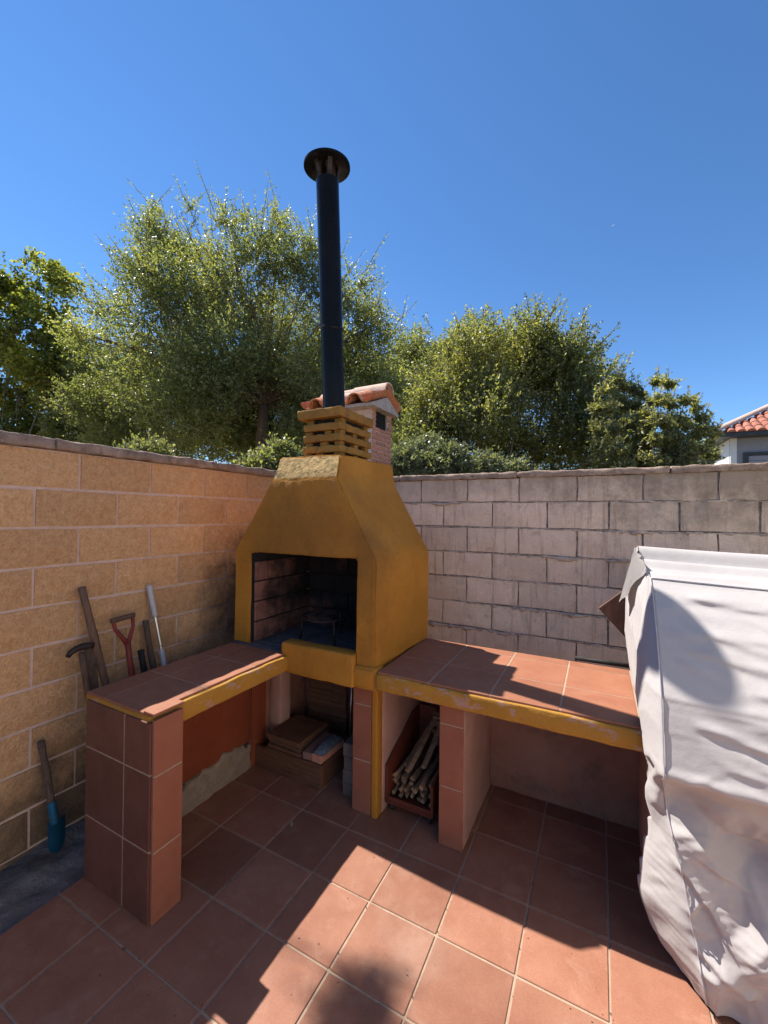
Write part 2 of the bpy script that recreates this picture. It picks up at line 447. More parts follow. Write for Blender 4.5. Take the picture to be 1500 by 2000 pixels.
def rbox(name, lo, hi, mat, parent=None, cell=0.05, bev=0.01, amp=0.004, ns=9.0, seed=0.0, warp=None):
    """hand-made masonry box: rounded edges, uneven surfaces"""
    ax = []
    for a, b in zip(lo, hi):
        bb = min(bev, (b - a) * 0.3)
        n = max(1, int(round((b - a - 2 * bb) / cell)))
        ax.append([a] + [a + bb + (b - a - 2 * bb) * i / n for i in range(n + 1)] + [b])
    idx = {}
    vs_, fs = [], []
    lo_i = [ax[k][1] for k in range(3)]
    hi_i = [ax[k][-2] for k in range(3)]

    def vid(i, j, k):
        key = (i, j, k)
        if key in idx:
            return idx[key]
        p = Vector((ax[0][i], ax[1][j], ax[2][k]))
        inner = Vector([min(max(p[m], lo_i[m]), hi_i[m]) for m in range(3)])
        d = p - inner
        if d.length > 1e-9:
            m_ = max(abs(c) for c in d)
            p = inner + d.normalized() * m_
        p = p + nvec(p, ns, seed) * amp + nvec(p, ns * 3.1, seed + 5) * amp * 0.45
        if warp:
            p = warp(p)
        idx[key] = len(vs_)
        vs_.append(p)
        return idx[key]
    nx, ny, nz = len(ax[0]) - 1, len(ax[1]) - 1, len(ax[2]) - 1
    for i in range(nx):
        for j in range(ny):
            for k, r in ((0, 1), (nz, 0)):
                f = [vid(i, j, k), vid(i + 1, j, k), vid(i + 1, j + 1, k), vid(i, j + 1, k)]
                fs.append(f[::-1] if r else f)
    for i in range(nx):
        for k in range(nz):
            for j, r in ((0, 0), (ny, 1)):
                f = [vid(i, j, k), vid(i + 1, j, k), vid(i + 1, j, k + 1), vid(i, j, k + 1)]
                fs.append(f[::-1] if r else f)
    for j in range(ny):
        for k in range(nz):
            for i, r in ((0, 1), (nx, 0)):
                f = [vid(i, j, k), vid(i, j + 1, k), vid(i, j + 1, k + 1), vid(i, j, k + 1)]
                fs.append(f[::-1] if r else f)
    me = bpy.data.meshes.new(name)
    me.from_pydata(vs_, [], fs)
    me.polygons.foreach_set('use_smooth', [True] * len(fs))
    me.update()
    return link(name, me, mat, parent)


def tube_data(pts, radii, sides=8, cap=True):
    pts = [Vector(p) for p in pts]
    V, F = [], []
    ref = Vector((0, 0, 1))
    t0 = (pts[1] - pts[0]).normalized()
    if abs(t0.z) > 0.9:
        ref = Vector((1, 0, 0))
    u = t0.cross(ref).normalized()
    for i, p in enumerate(pts):
        a = pts[max(0, i - 1)]
        b = pts[min(len(pts) - 1, i + 1)]
        t = (b - a).normalized()
        u = (u - t * u.dot(t)).normalized()
        w = t.cross(u)
        for s in range(sides):
            th = 2 * math.pi * s / sides
            V.append(p + (u * math.cos(th) + w * math.sin(th)) * radii[i])
    n = len(pts)
    for i in range(n - 1):
        for s in range(sides):
            s2 = (s + 1) % sides
            F.append((i * sides + s, i * sides + s2, (i + 1) * sides + s2, (i + 1) * sides + s))
    if cap:
        F.append(tuple(range(sides))[::-1])
        F.append(tuple((n - 1) * sides + s for s in range(sides)))
    return V, F


def tubes(name, specs, mat, parent=None, smooth=True):
    V, F = [], []
    for pts, radii, sides in specs:
        v, f = tube_data(pts, radii, sides)
        o = len(V)
        V += v
        F += [tuple(i + o for i in q) for q in f]
    me = bpy.data.meshes.new(name)
    me.from_pydata(V, [], F)
    if smooth:
        me.polygons.foreach_set('use_smooth', [len(q) == 4 for q in F])
    me.update()
    return link(name, me, mat, parent)


def lathe(name, prof, centre, mat, parent=None, seg=32, axis=None):
    """profile of (radius, height) spun about an axis through centre"""
    c = Vector(centre)
    ax_ = Vector(axis).normalized() if axis else Vector((0, 0, 1))
    u = ax_.cross(Vector((0, 1, 0.01))).normalized()
    w = ax_.cross(u)
    V, F = [], []
    for r, h in prof:
        for s in range(seg):
            th = 2 * math.pi * s / seg
            V.append(c + ax_ * h + (u * math.cos(th) + w * math.sin(th)) * r)
    for i in range(len(prof) - 1):
        for s in range(seg):
            s2 = (s + 1) % seg
            F.append((i * seg + s, i * seg + s2, (i + 1) * seg + s2, (i + 1) * seg + s))
    F.append(tuple(range(seg))[::-1])
    F.append(tuple((len(prof) - 1) * seg + s for s in range(seg)))
    bm = bmesh.new()
    bv = [bm.verts.new(v) for v in V]
    for f in F:
        bm.faces.new([bv[i] for i in f])
    me = fin(bm, name, 40)
    return link(name, me, mat, parent)


# ------------------------------------------------------------------ ground
def ground_sheet():
    bm = bmesh.new()
    s = 3000
    vv = [bm.verts.new(p) for p in ((-s, -s, -0.16), (s, -s, -0.16), (s, s, -0.16), (-s, s, -0.16))]
    bm.faces.new(vv)
    me = bpy.data.meshes.new('ground')
    bm.to_mesh(me)
    bm.free()
    struct(link('ground', me, EARTH))


ground_sheet()
P = 0.3025
FX0, FY0 = 1.6432 - 4 * P, -1.3825
XW, YB = 0.0, -0.645

fl = struct(box('patio_floor', (0.433, -6.2, -0.12), (6.3, -0.60, -0.0035), GR, None, 0))
fl['wl'] = list(fl.location)
tile_me = cbox(P - 0.0085, P - 0.0085, 0.016, 0.0022, 'floor_tile')
tile_cut = cbox(P - 0.0085, 0.126, 0.016, 0.0022, 'floor_tile_cut')
for i in range(17):
    for j in range(-13, 3):
        cx, cy = FX0 + (i + 0.5) * P, FY0 + (j + 0.5) * P
        if j == 2:
            t = link('floor_tile', tile_cut, TF, fl)
            cy = FY0 + 2 * P + 0.0042 + 0.063
        else:
            t = link('floor_tile', tile_me, TF, fl)
        t.location = (cx + random.uniform(-.0008, .0008), cy + random.uniform(-.0008, .0008), -0.0075 + random.uniform(-.0006, .0008))
        t.rotation_euler = (random.uniform(-.0015, .0015), random.uniform(-.0015, .0015), random.uniform(-.003, .003))


def strip_sheet(name, x0, x1, y0, y1, z0, amp, mat, n=0.04):
    nx, ny = max(2, int((x1 - x0) / n)), max(2, int((y1 - y0) / n))
    V, F = [], []
    for j in range(ny + 1):
        for i in range(nx + 1):
            x, y = x0 + (x1 - x0) * i / nx, y0 + (y1 - y0) * j / ny
            h = mnoise.fractal(Vector((x * 6, y * 4, 3.1)), 0.8, 2.1, 5) * amp
            V.append((x, y, z0 + h))
    for j in range(ny):
        for i in range(nx):
            a = j * (nx + 1) + i
            F.append((a, a + 1, a + nx + 2, a + nx + 1))
    me = bpy.data.meshes.new(name)
    me.from_pydata(V, [], F)
    me.polygons.foreach_set('use_smooth', [True] * len(F))
    me.update()
    return struct(link(name, me, mat))


strip_sheet('concrete_path', -0.03, 0.4325, -4.5, -0.02, -0.040, 0.034, CONC, 0.022)
strip_sheet('gravel_path', 0.4325, 6, -0.60, 0.02, -0.06, 0.02, CONC, 0.06)


# ------------------------------------------------------------------ block walls
def block_mesh(L, H, D, seed, nu=4, nv=2, bulge=0.006, chip=0.0018):
    """face looks towards +x, lies in x=0, length along y"""
    rnd = random.Random(seed)
    V, F = [], []
    g = {}
    for i in range(nu + 1):
        for j in range(nv + 1):
            y = -L / 2 + L * i / nu
            z = -H / 2 + H * j / nv
            edge = i in (0, nu) or j in (0, nv)
            x = rnd.uniform(-.004, -.001) if edge else rnd.uniform(-.001, bulge)
            if edge:
                y += rnd.uniform(-chip, chip)
                z += rnd.uniform(-chip, chip)
            else:
                y += rnd.uniform(-.012, .012)
                z += rnd.uniform(-.012, .012)
            g[i, j] = len(V)
            V.append((x, y, z))
    for i in range(nu):
        for j in range(nv):
            F.append((g[i, j], g[i + 1, j], g[i + 1, j + 1], g[i, j + 1]))
    per = [(i, 0) for i in range(nu)] + [(nu, j) for j in range(nv)] + [(i, nv) for i in range(nu, 0, -1)] + [(0, j) for j in range(nv, 0, -1)]
    back = []
    for (i, j) in per:
        v = V[g[i, j]]
        back.append(len(V))
        V.append((-D, v[1], v[2]))
    n = len(per)
    for k in range(n):
        a, b = per[k], per[(k + 1) % n]
        F.append((g[a], back[k], back[(k + 1) % n], g[b]))
    me = bpy.data.meshes.new('block')
    me.from_pydata(V, [], F)
    me.update()
    return me


def wall(name, label, along, u_joint0, z_top_row, rows, u_min, u_max, mat, core_mat, gap_h, gap_v, core_back, coping_z, coping_over, bulge, first_h=0.2, core_set=0.008):
    """along='y': face on x=0 looking +x. along='x': face on y=0 looking -y (mesh turned by -90 deg)"""
    root = thing(name, label, 'wall', (0, (u_min + u_max) / 2, 0) if along == 'y' else ((u_min + u_max) / 2, 0, 0))
    bm_var = {}

    def get(L, H, s):
        key = (round(L, 2), round(H, 2), s)
        if key not in bm_var:
            bm_var[key] = block_mesh(L - gap_v, H - gap_h, 0.05, int(key[0] * 1000 + key[1] * 77700 + s * 131), bulge=bulge, chip=0.002 if along == 'y' else 0.0045)
        return bm_var[key]
    rot = 0 if along == 'y' else -math.pi / 2
    for r in range(rows):
        H = first_h if r == 0 else 0.2
        zt = z_top_row - 0.2 * r - (0.2 - H if r == 0 else 0)
        zc = zt - H / 2
        off = 0.0 if r % 2 == 0 else 0.2
        u = u_joint0 + off - 0.4 * math.ceil((u_joint0 + off - u_min) / 0.4)
        while u < u_max - 0.02:
            a, b = max(u, u_min), min(u + 0.4, u_max)
            u += 0.4
            if b - a < 0.05:
                continue
            o = link('block', get(b - a, H, random.randrange(6)), mat, root)
            m = (a + b) / 2
            out = random.uniform(-.002, .003)
            o.location = (out, m, zc) if along == 'y' else (m, -out, zc)
            o.rotation_euler = (random.uniform(-.003, .003) if along == 'y' else 0, 0 if along == 'y' else random.uniform(-.003, .003), rot)
    zb = z_top_row - 0.2 * rows
    if along == 'y':
        box('mortar_core', (-core_back, u_min, -0.16), (-core_set, u_max, coping_z[0] - 0.002), core_mat, root, 0)
    else:
        box('mortar_core', (u_min, core_set, -0.16), (u_max, core_back, coping_z[0] - 0.002), core_mat, root, 0)
    u = u_min
    k = 0
    while u < u_max - 0.05:
        L = random.uniform(0.95, 1.05)
        b = min(u + L, u_max)
        if u_max - b < 0.3:
            b = u_max
        if along == 'y':
            rbox('coping_stone', (-core_back - 0.03, u + 0.002, coping_z[0]), (coping_over, b - 0.002, coping_z[1]), CP, root, 0.026, 0.012, 0.010, 17, k * 3.3)
        else:
            rbox('coping_stone', (u + 0.002, -coping_over, coping_z[0]), (b - 0.002, core_back + 0.03, coping_z[1]), CP, root, 0.028, 0.010, 0.008, 17, 40 + k * 3.3)
        u = b
        k += 1
    return root


wl_ = wall('block_wall', 'sand-orange split-face block wall with pale mortar joints and mossy concrete coping', 'y', -2.0238, 1.9768, 11,
           -5.2, -0.002, BL, ML, 0.015, 0.013, 0.16, (1.979, 2.037), 0.032, 0.008)
wr_ = wall('block_wall', 'pinkish-grey concrete block wall with open dark joints and ragged mortar', 'x', 1.1696, 1.9739, 11,
           0.012, 5.8, BR, MR, 0.012, 0.011, 0.17, (1.957, 2.003), 0.018, 0.003, 0.185, 0.014)


def mortar_beads():
    """squeezed-out mortar lips along the bed joints of the concrete wall"""
    for r in range(1, 10):
        z = 1.9739 - 0.2 * r
        x = 0.05
        while x < 5.6:
            L = random.uniform(0.5, 1.6)
            heavy = (0.4 < mnoise.noise(Vector((x * 0.9, r * 1.7, 2))) + (0.45 if r in (3, 4, 5, 6, 7) else 0.1))
            n = max(6, int(L / 0.016))
            pts, rad = [], []
            for i in range(n + 1):
                t = x + L * i / n
                q = Vector((t * 9, r * 3.7, 0.3))
                a = mnoise.noise(q) + 0.7 * mnoise.noise(q * 3.3) + 0.4 * mnoise.noise(q * 7.9)
                w = (0.0095 if heavy else 0.0055) + (0.015 if heavy else 0.006) * a
                w = max(0.0015, w) * (0.3 if i in (0, n) else 1)
                pts.append((t, 0.006 - (0.004 if heavy else 0.0), z - 0.003 + 0.010 * mnoise.noise(q * 2 + Vector((9, 0, 0))) - (w * .6 if heavy else 0)))
                rad.append(w)
            tubes('mortar_lip', [(pts, rad, 6)], LIP, wr_)
            x += L + random.uniform(0.0, 0.35)


mortar_beads()

# ------------------------------------------------------------------ left counter
LC = thing('masonry_counter', 'narrow tiled masonry counter with ochre edge in front of the sand-orange block wall', 'counter', (0.67, -1.75, 0))
ZT = 0.835
rbox('slab', (0.425, -2.192, 0.742), (0.892, -1.348, 0.8285), OE, LC, 0.04, 0.008, 0.004, 8)
bx_ = [0.43, 0.572, 0.872]
by_ = [-2.195, -1.897, -1.592, -1.352]
for a in range(2):
    for c in range(3):
        w, l = bx_[a + 1] - bx_[a] - 0.006, by_[c + 1] - by_[c] - 0.006
        t = link('top_tile', cbox(w, l, 0.012, 0.002, 'top_tile'), TC, LC)
        t.location = ((bx_[a] + bx_[a + 1]) / 2, (by_[c] + by_[c + 1]) / 2, 0.8335)
# end pillar, clad with tiles on two faces
rbox('end_pillar', (0.428, -2.188, -0.01), (0.912, -2.070, 0.742), OC, LC, 0.05, 0.006, 0.003, 9)
ex = [0.447, 0.738, 0.915]
ez = [0.002, 0.292, 0.600, 0.812]
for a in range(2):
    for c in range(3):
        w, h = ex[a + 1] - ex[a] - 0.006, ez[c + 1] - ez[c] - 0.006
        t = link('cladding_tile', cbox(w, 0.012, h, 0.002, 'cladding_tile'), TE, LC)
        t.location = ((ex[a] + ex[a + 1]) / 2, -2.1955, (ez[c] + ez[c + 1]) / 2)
box('grout_bed', (0.451, -2.1998, 0.004), (0.911, -2.1885, 0.808), GR, LC, 0)
sz = [0.002, 0.288, 0.594, 0.826]
for c in range(3):
    t = link('cladding_tile', cbox(0.012, 0.132, sz[c + 1] - sz[c] - 0.006, 0.002, 'cladding_tile'), TS, LC)
    t.location = (0.9225, -2.129, (sz[c] + sz[c + 1]) / 2)
box('grout_bed', (0.9125, -2.192, 0.004), (0.9268, -2.066, 0.822), GR, LC, 0)
box('cap_tile', (0.862, -2.199, 0.8405), (0.9315, -2.062, 0.8525), TC, LC, 0.002)
rbox('back_panel', (0.436, -2.069, 0.17), (0.488, -1.236, 0.740), RP, LC, 0.06, 0.005, 0.003, 9)


def crumb_warp(p):
    if p.z > 0.12:
        p.z += 0.06 * mnoise.noise(Vector((p.y * 9, 3.3, 0))) + 0.03 * mnoise.noise(Vector((p.y * 31, 1.3, 0)))
    return p


rbox('plinth', (0.436, -2.069, -0.01), (0.500, -1.236, 0.168), CR, LC, 0.03, 0.012, 0.007, 14, 2.0, crumb_warp)

# ------------------------------------------------------------------ barbecue
BQ = thing('barbecue', 'ochre rendered brick barbecue with open firebox, tapering hood and tall flue', 'barbecue', (0.95, -0.98, 0))


def hood_mesh():
    bm = bmesh.new()
    rows = [0.838, 1.42, 1.868, 2.012]
    fx = [[.417, .553, 1.335, 1.455], [.417, .553, 1.335, 1.455], [.722, .80, 1.12, 1.200], [.736, .81, 1.11, 1.184]]
    fy = [-1.32, -1.32, -1.322, -1.262]
    bxx = [[.417, .553, 1.335, 1.495], [.417, .553, 1.335, 1.495], [.722, .80, 1.12, 1.237], [.736, .81, 1.11, 1.212]]
    yb = -0.645
    Fv = [[bm.verts.new((fx[r][c], fy[r], rows[r])) for c in range(4)] for r in range(4)]
    Bv = [[bm.verts.new((bxx[r][c], yb, rows[r])) for c in range(4)] for r in range(4)]
    yi = -0.73
    Iv = [[bm.verts.new((fx[0][c], yi, rows[r])) for c in (1, 2)] for r in (0, 1)]
    q = lambda *v: bm.faces.new(v)
    q(Fv[0][0], Fv[0][1], Fv[1][1], Fv[1][0])
    q(Fv[0][2], Fv[0][3], Fv[1][3], Fv[1][2])
    for c in range(3):
        q(Fv[1][c], Fv[1][c + 1], Fv[2][c + 1], Fv[2][c])
        f = q(Fv[2][c], Fv[2][c + 1], Fv[3][c + 1], Fv[3][c])
        f.material_index = 1
        q(Fv[3][c], Fv[3][c + 1], Bv[3][c + 1], Bv[3][c])
        for r in range(3):
            q(Bv[r][c + 1], Bv[r][c], Bv[r + 1][c], Bv[r + 1][c + 1])
    for r in range(3):
        q(Bv[r][0], Fv[r][0], Fv[r + 1][0], Bv[r + 1][0])
        q(Fv[r][3], Bv[r][3], Bv[r + 1][3], Fv[r + 1][3])
    inner = [q(Fv[0][1], Iv[0][0], Iv[1][0], Fv[1][1]), q(Iv[0][1], Fv[0][2], Fv[1][2], Iv[1][1]),
             q(Fv[1][1], Iv[1][0], Iv[1][1], Fv[1][2]), q(Iv[0][0], Iv[0][1], Iv[1][1], Iv[1][0])]
    for f in inner:
        f.material_index = 2
    # underside of the jambs
    q(Fv[0][0], Bv[0][0], Bv[0][1], Iv[0][0], Fv[0][1])
    q(Fv[0][2], Iv[0][1], Bv[0][2], Bv[0][3], Fv[0][3])
    bmesh.ops.recalc_face_normals(bm, faces=bm.faces)
    ed = [e for e in bm.edges if len(e.link_faces) == 2 and abs(e.calc_face_angle(0)) > 0.12]
    bmesh.ops.bevel(bm, geom=ed, offset=0.009, segments=2, affect='EDGES', clamp_overlap=True)
    for _ in range(4):
        el = [e for e in bm.edges if e.calc_length() > 0.075]
        if not el:
            break
        bmesh.ops.subdivide_edges(bm, edges=el, cuts=1, use_grid_fill=True)
    for v in bm.verts:
        p = v.co.copy()
        v.co = p + nvec(p, 5, 1) * 0.0045 + nvec(p, 21, 4) * 0.0028
        if p.z > 1.87 and p.y < -1.2:
            v.co += nvec(p, 30, 8) * 0.007
    return fin(bm, 'hood', 30)


hm = hood_mesh()
hood = link('hood', hm, None, BQ)
for m_ in (OC, MO, SO):
    hm.materials.append(m_)
rbox('hearth_slab', (0.425, -1.338, 0.742), (1.452, -0.60, 0.834), OC, BQ, 0.06, 0.006, 0.003, 9)
rbox('front_beam', (0.842, -1.352, 0.728), (1.338, -1.262, 0.905), OC, BQ, 0.04, 0.010, 0.004, 9, 3)
rbox('front_beam', (1.3385, -1.333, 0.728), (1.475, -1.262, 0.850), OC, BQ, 0.04, 0.008, 0.003, 9, 6)
box('hearth', (0.56, -1.261, 0.8345), (1.332, -0.735, 0.846), AS, BQ, 0.002)
box('hearth', (0.43, -1.347, 0.8345), (0.838, -1.2615, 0.8415), AS, BQ, 0.002)
# firebrick lining of the left cheek
for r in range(4):
    z0 = 0.8465 + r * 0.128
    off = 0.0 if r % 2 == 0 else -0.115
    y = -1.292 + off
    while y < -0.74:
        a, b = max(y, -1.292), min(y + 0.232, -0.736)
        y += 0.232
        if b - a > 0.04:
            t = link('firebrick', cbox(0.016, b - a - 0.008, 0.120, 0.003, 'firebrick'), FB, BQ)
            t.location = (0.563, (a + b) / 2, z0 + 0.062)
for r in range(4):
    z0 = 0.8465 + r * 0.128
    off = 0.0 if r % 2 == 0 else -0.115
    x = 0.574 + off
    while x < 1.32:
        a, b = max(x, 0.574), min(x + 0.232, 1.330)
        x += 0.232
        if b - a > 0.04:
            t = link('firebrick', cbox(b - a - 0.008, 0.016, 0.120, 0.003, 'firebrick'), FB, BQ)
            t.location = ((a + b) / 2, -0.741, z0 + 0.062)
# legs of the barbecue: plastered pier and tiled pillar with an ochre corner
rbox('pier', (0.4895, -1.065, -0.01), (0.588, -0.955, 0.741), PL, BQ, 0.045, 0.012, 0.006, 10, 1)
rbox('pier', (0.490, -1.236, -0.01), (0.5015, -1.11, 0.741), RP, BQ, 0.05, 0.003, 0.002, 10, 1)
rbox('pillar', (1.288, -1.236, -0.01), (1.430, -0.66, 0.741), PL, BQ, 0.05, 0.008, 0.004, 9, 3)
cz = [0.002, 0.292, 0.600, 0.727]
for c in range(3):
    t = link('cladding_tile', cbox(0.118, 0.012, cz[c + 1] - cz[c] - 0.006, 0.002, 'cladding_tile'), TS, BQ)
    t.location = (1.341, -1.2435, (cz[c] + cz[c + 1]) / 2)
box('grout_bed', (1.288, -1.2478, 0.004), (1.398, -1.2365, 0.723), GR, BQ, 0)
rbox('side_panel', (0.437, -1.234, -0.01), (0.4885, -0.657, 0.740), PG, BQ, 0.06, 0.004, 0.003, 9, 7)  # side wall added to keep light out of the bay
rbox('corner_strip', (1.402, -1.252, -0.005), (1.440, -1.19, 0.741), OC, BQ, 0.05, 0.006, 0.003, 11, 3)
rbox('back_panel', (0.436, -0.655, -0.01), (1.452, -0.601, 0.741), PG, BQ, 0.08, 0.005, 0.004, 9)

# flue collar: four rough slabs with packing pieces, and the leaning black pipe
CH = link('collar_core', cbox(0.20, 0.30, 0.26, 0, 'collar_core'), SO, BQ)
CH.location = (0.985, -0.985, 2.14)
for k, (z0, z1, xa, xb, ya, yb) in enumerate([(2.043, 2.085, .842, 1.130, -1.176, -.800), (2.112, 2.155, .846, 1.128, -1.178, -.800),
                                              (2.180, 2.222, .850, 1.126, -1.180, -.800), (2.256, 2.312, .812, 1.136, -1.196, -.785)]):
    rbox('collar_slab', (xa, ya, z0), (xb, yb, z1), OW, BQ, 0.018, 0.004, 0.005, 26, 7 * k + 1)
for k, z0 in enumerate((2.005, 2.0855, 2.1555, 2.2225)):
    z1 = (2.0425, 2.1115, 2.1795, 2.2555)[k]
    spots = [(.875, -1.138), (1.092, -1.135), (.87, -.84), (1.09, -.84), (1.092, -.98), (.96 + .03 * k, -1.138)] if k != 3 else [(.88, -1.13), (1.085, -1.12), (.875, -.84), (1.085, -.84)]
    for (px_, py_) in spots:
        w = random.uniform(.035, .06)
        box('packing_piece', (px_ - w / 2, py_ - .022, z0), (px_ + w / 2, py_ + .022, z1), OW, BQ, 0.003)

pb = Vector((0.962, -1.005, 2.30))
pdir = Vector((0.004, -0.079, 1.0))
seam = pb + pdir * 0.565
ptop = pb + pdir * 1.475
flue = lathe('flue_pipe', [(0.0715, 0), (0.0715, 0.53), (0.0715, 0.548), (0.0715, 0.55), (0.073, 0.552), (0.0748, 0.556), (0.0748, 0.564), (0.0725, 0.569), (0.0715, 0.571), (0.0715, 0.575), (0.0715, 0.60), (0.0715, 1.45), (0.0715, 1.472), (0.0715, 1.475), (0.067, 1.475), (0.067, 1.42)],
             pb, PIPE, BQ, 48, pdir)
flue['wl'] = [0, 0, 0]
lathe('flue_cap', [(0.02, 1.572), (0.141, 1.553), (0.146, 1.556), (0.146, 1.568), (0.138, 1.574), (0.06, 1.592), (0.0, 1.596)], pb, PIPE, flue, 48, pdir)
uu = pdir.normalized()
e1 = uu.cross(Vector((0, 1, 0))).normalized()
e2 = uu.cross(e1)
for k in range(6):
    th = k * math.pi / 3 + .3
    d = e1 * math.cos(th) + e2 * math.sin(th)
    n = e2 * math.cos(th) - e1 * math.sin(th)
    a0 = pb + uu * 1.40 + d * 0.064
    a1 = pb + uu * 1.50 + d * 0.068
    a2 = pb + uu * 1.566 + d * 0.095
    bm = bmesh.new()
    pv = []
    for q_ in (a0, a1, a2):
        pv.append([bm.verts.new(q_ + n * s_ * 0.014 + d * t_) for s_, t_ in ((-1, 0), (1, 0), (1, .002), (-1, .002))])
    for i in range(2):
        for s in range(4):
            bm.faces.new((pv[i][s], pv[i][(s + 1) % 4], pv[i + 1][(s + 1) % 4], pv[i + 1][s]))
    bm.faces.new(pv[0])
    bm.faces.new(pv[2])
    link('cap_strap', fin(bm, 'cap_strap', 0), IRON, flue)

# the neighbours' brick chimney beyond the concrete wall, with its little tiled roof
SX0, SX1, SY0, SY1 = -0.05, 0.530, 0.280, 0.706
so_ = thing('brick_chimney', 'small brick chimney with a smoke opening and clay tile roof behind the barbecue collar', 'chimney', ((SX0 + SX1) / 2, (SY0 + SY1) / 2, -0.16))
box('mortar_core', (SX0, SY0, -0.16), (SX1 - .008, SY1 - .002, 2.537), PM, so_, 0)
hy0, hy1 = 0.357, 0.616
box('mortar_core', (SX0, SY0, 2.5375), (SX1 - .008, hy0 - .002, 2.732), PM, so_, 0)
box('mortar_core', (SX0, hy1 + .002, 2.5375), (SX1 - .008, SY1 - .002, 2.732), PM, so_, 0)
box('mortar_core', (SX0, hy0 - .0015, 2.5375), (SX0 + 0.07, hy1 + .0015, 2.732), SO, so_, 0)
box('flue_opening', (SX0 + .0705, hy0 - .0015, 2.538), (SX1 - .03, hy1 + .0015, 2.731), SO, so_, 0)  # solid dark block stands in for the sooty, shaded hollow inside
pitch = 0.0458
for r in range(18):
    z0 = 1.905 + r * pitch
    off = 0 if r % 2 else -0.09
    y = SY0 + off
    while y < SY1:
        a, b = max(y, SY0), min(y + 0.177, SY1)
        y += 0.177
        if b - a < 0.04:
            continue
        if z0 > 2.525:
            if a < hy0 < b:
                b = hy0
            elif a < hy1 < b:
                a = hy1
            elif a >= hy0 and b <= hy1:
                continue
            if b - a < 0.02:
                continue
        L = b - a - 0.012
        t = link('brick', cbox(0.036, L, pitch - 0.0125, 0.004, 'brick'), PB, so_)
        t.location = (SX1 - 0.014 + random.uniform(-.002, .002), (a + b) / 2, z0 + pitch / 2)
        t.rotation_euler = (random.uniform(-.03, .03), 0, random.uniform(-.02, .02))
rf = link('roof', None, None, so_)
ry, rz = 0.476, 2.882
rf.location = (0.25, ry, 2.74)
rf['wl'] = list(rf.location)
gx0, gx1 = -0.149, 0.596
ey0, ey1, ez_ = 0.146, 0.739, 2.727


def gable():
    bm = bmesh.new()
    prof = [(ey0 + .02, ez_ - .016), (ey1 - .01, ez_ - .016), (ey1 - .012, ez_ + .012), (ry, rz - .022), (ey0 + .022, ez_ + .012)]
    A = [bm.verts.new((gx0 + .02, y, z)) for y, z in prof]
    B = [bm.verts.new((gx1, y, z)) for y, z in prof]
    n = len(prof)
    bm.faces.new(A)
    bm.faces.new(B[::-1])
    for i in range(n):
        bm.faces.new((A[i], B[i], B[(i + 1) % n], A[(i + 1) % n]))
    for _ in range(3):
        bmesh.ops.subdivide_edges(bm, edges=[e for e in bm.edges if e.calc_length() > .06], cuts=1)
    for v in bm.verts:
        v.co += nvec(v.co, 18, 3) * .006
    return fin(bm, 'gable', 30)


GBL = MAT('grey_render', (0.34, 0.27, 0.23), (0.46, 0.38, 0.33), 16, 0.98, stains=[((0.18, 0.13, 0.10), 20, 0.55, 0.7, None, 0.6)], bumps=[(45, 0.9, 0.01)], jitter=0)
link('gable', gable(), GBL, rf)


def barrel(name, p0, p1, r0, r1, nrm, mat, parent, th=0.010, seg=9, arc=math.pi):
    """half-round clay tile running from p0 to p1, bulging towards nrm"""
    p0, p1, nrm = Vector(p0), Vector(p1), Vector(nrm).normalized()
    t = (p1 - p0).normalized()
    s = t.cross(nrm).normalized()
    nrm = s.cross(t).normalized()
    V, F = [], []
    for p, r in ((p0, r0), (p1, r1)):
        for rr in (r, r - th):
            for i in range(seg + 1):
                a = (math.pi - arc) / 2 + arc * i / seg
                V.append(p + s * (math.cos(a) * rr) + nrm * (math.sin(a) * rr))
    n = seg + 1
    for i in range(seg):
        F.append((i, i + 1, 2 * n + i + 1, 2 * n + i))
        F.append((n + i, 3 * n + i, 3 * n + i + 1, n + i + 1))
        F.append((i, n + i, n + i + 1, i + 1))
        F.append((2 * n + i, 2 * n + i + 1, 3 * n + i + 1, 3 * n + i))
    F.append((0, 2 * n, 3 * n, n))
    F.append((seg, n + seg, 3 * n + seg, 2 * n + seg))
    bm = bmesh.new()
    bv = [bm.verts.new(v) for v in V]
    for f in F:
        bm.faces.new([bv[i] for i in f])
    return link(name, fin(bm, name, 40), mat, parent)


nf = Vector((0, -(rz - ez_), (ry - ey0))).normalized()
nb = Vector((0, (rz - ez_), (ey1 - ry))).normalized()
for i, x in enumerate((-0.05, 0.18, 0.413)):
    barrel('roof_tile', (x, ey0 - .009, ez_ + .018), (x, ry + .03, rz + .015), 0.093, 0.075, nf, RT if i != 1 else RTP, rf, 0.014)
    barrel('roof_tile', (x, ey1 + .009, ez_ + .018), (x, ry - .03, rz + .015), 0.093, 0.075, nb, RT, rf, 0.014)
for i, x in enumerate((-0.164, 0.064, 0.298, 0.530)):
    barrel('roof_tile', (x, ey0 - .018, ez_ + .087), (x, ry + .015, rz + .069), 0.078, 0.087, -nf, RT, rf, 0.014)
    barrel('roof_tile', (x + (.016 if i == 3 else 0), ey1 + .018, ez_ + .087), (x, ry - .015, rz + .069), 0.078, 0.087, -nb, RT, rf, 0.014)
barrel('ridge_tile', (0.616, ry, rz + .027), (0.226, ry, rz + .039), 0.099, 0.084, (0, 0, 1), RTP, rf, 0.015)
barrel('ridge_tile', (0.263, ry, rz + .018), (-0.20, ry, rz + .027), 0.093, 0.078, (0, 0, 1), RTP, rf, 0.015)

# iron trivet standing in the firebox
TV = thing('iron_trivet', 'black iron ring trivet on three legs inside the sooty firebox', 'trivet', (0.93, -1.03, 0.846))
cxx, cyy, czz = 0.93, -1.03, 1.0


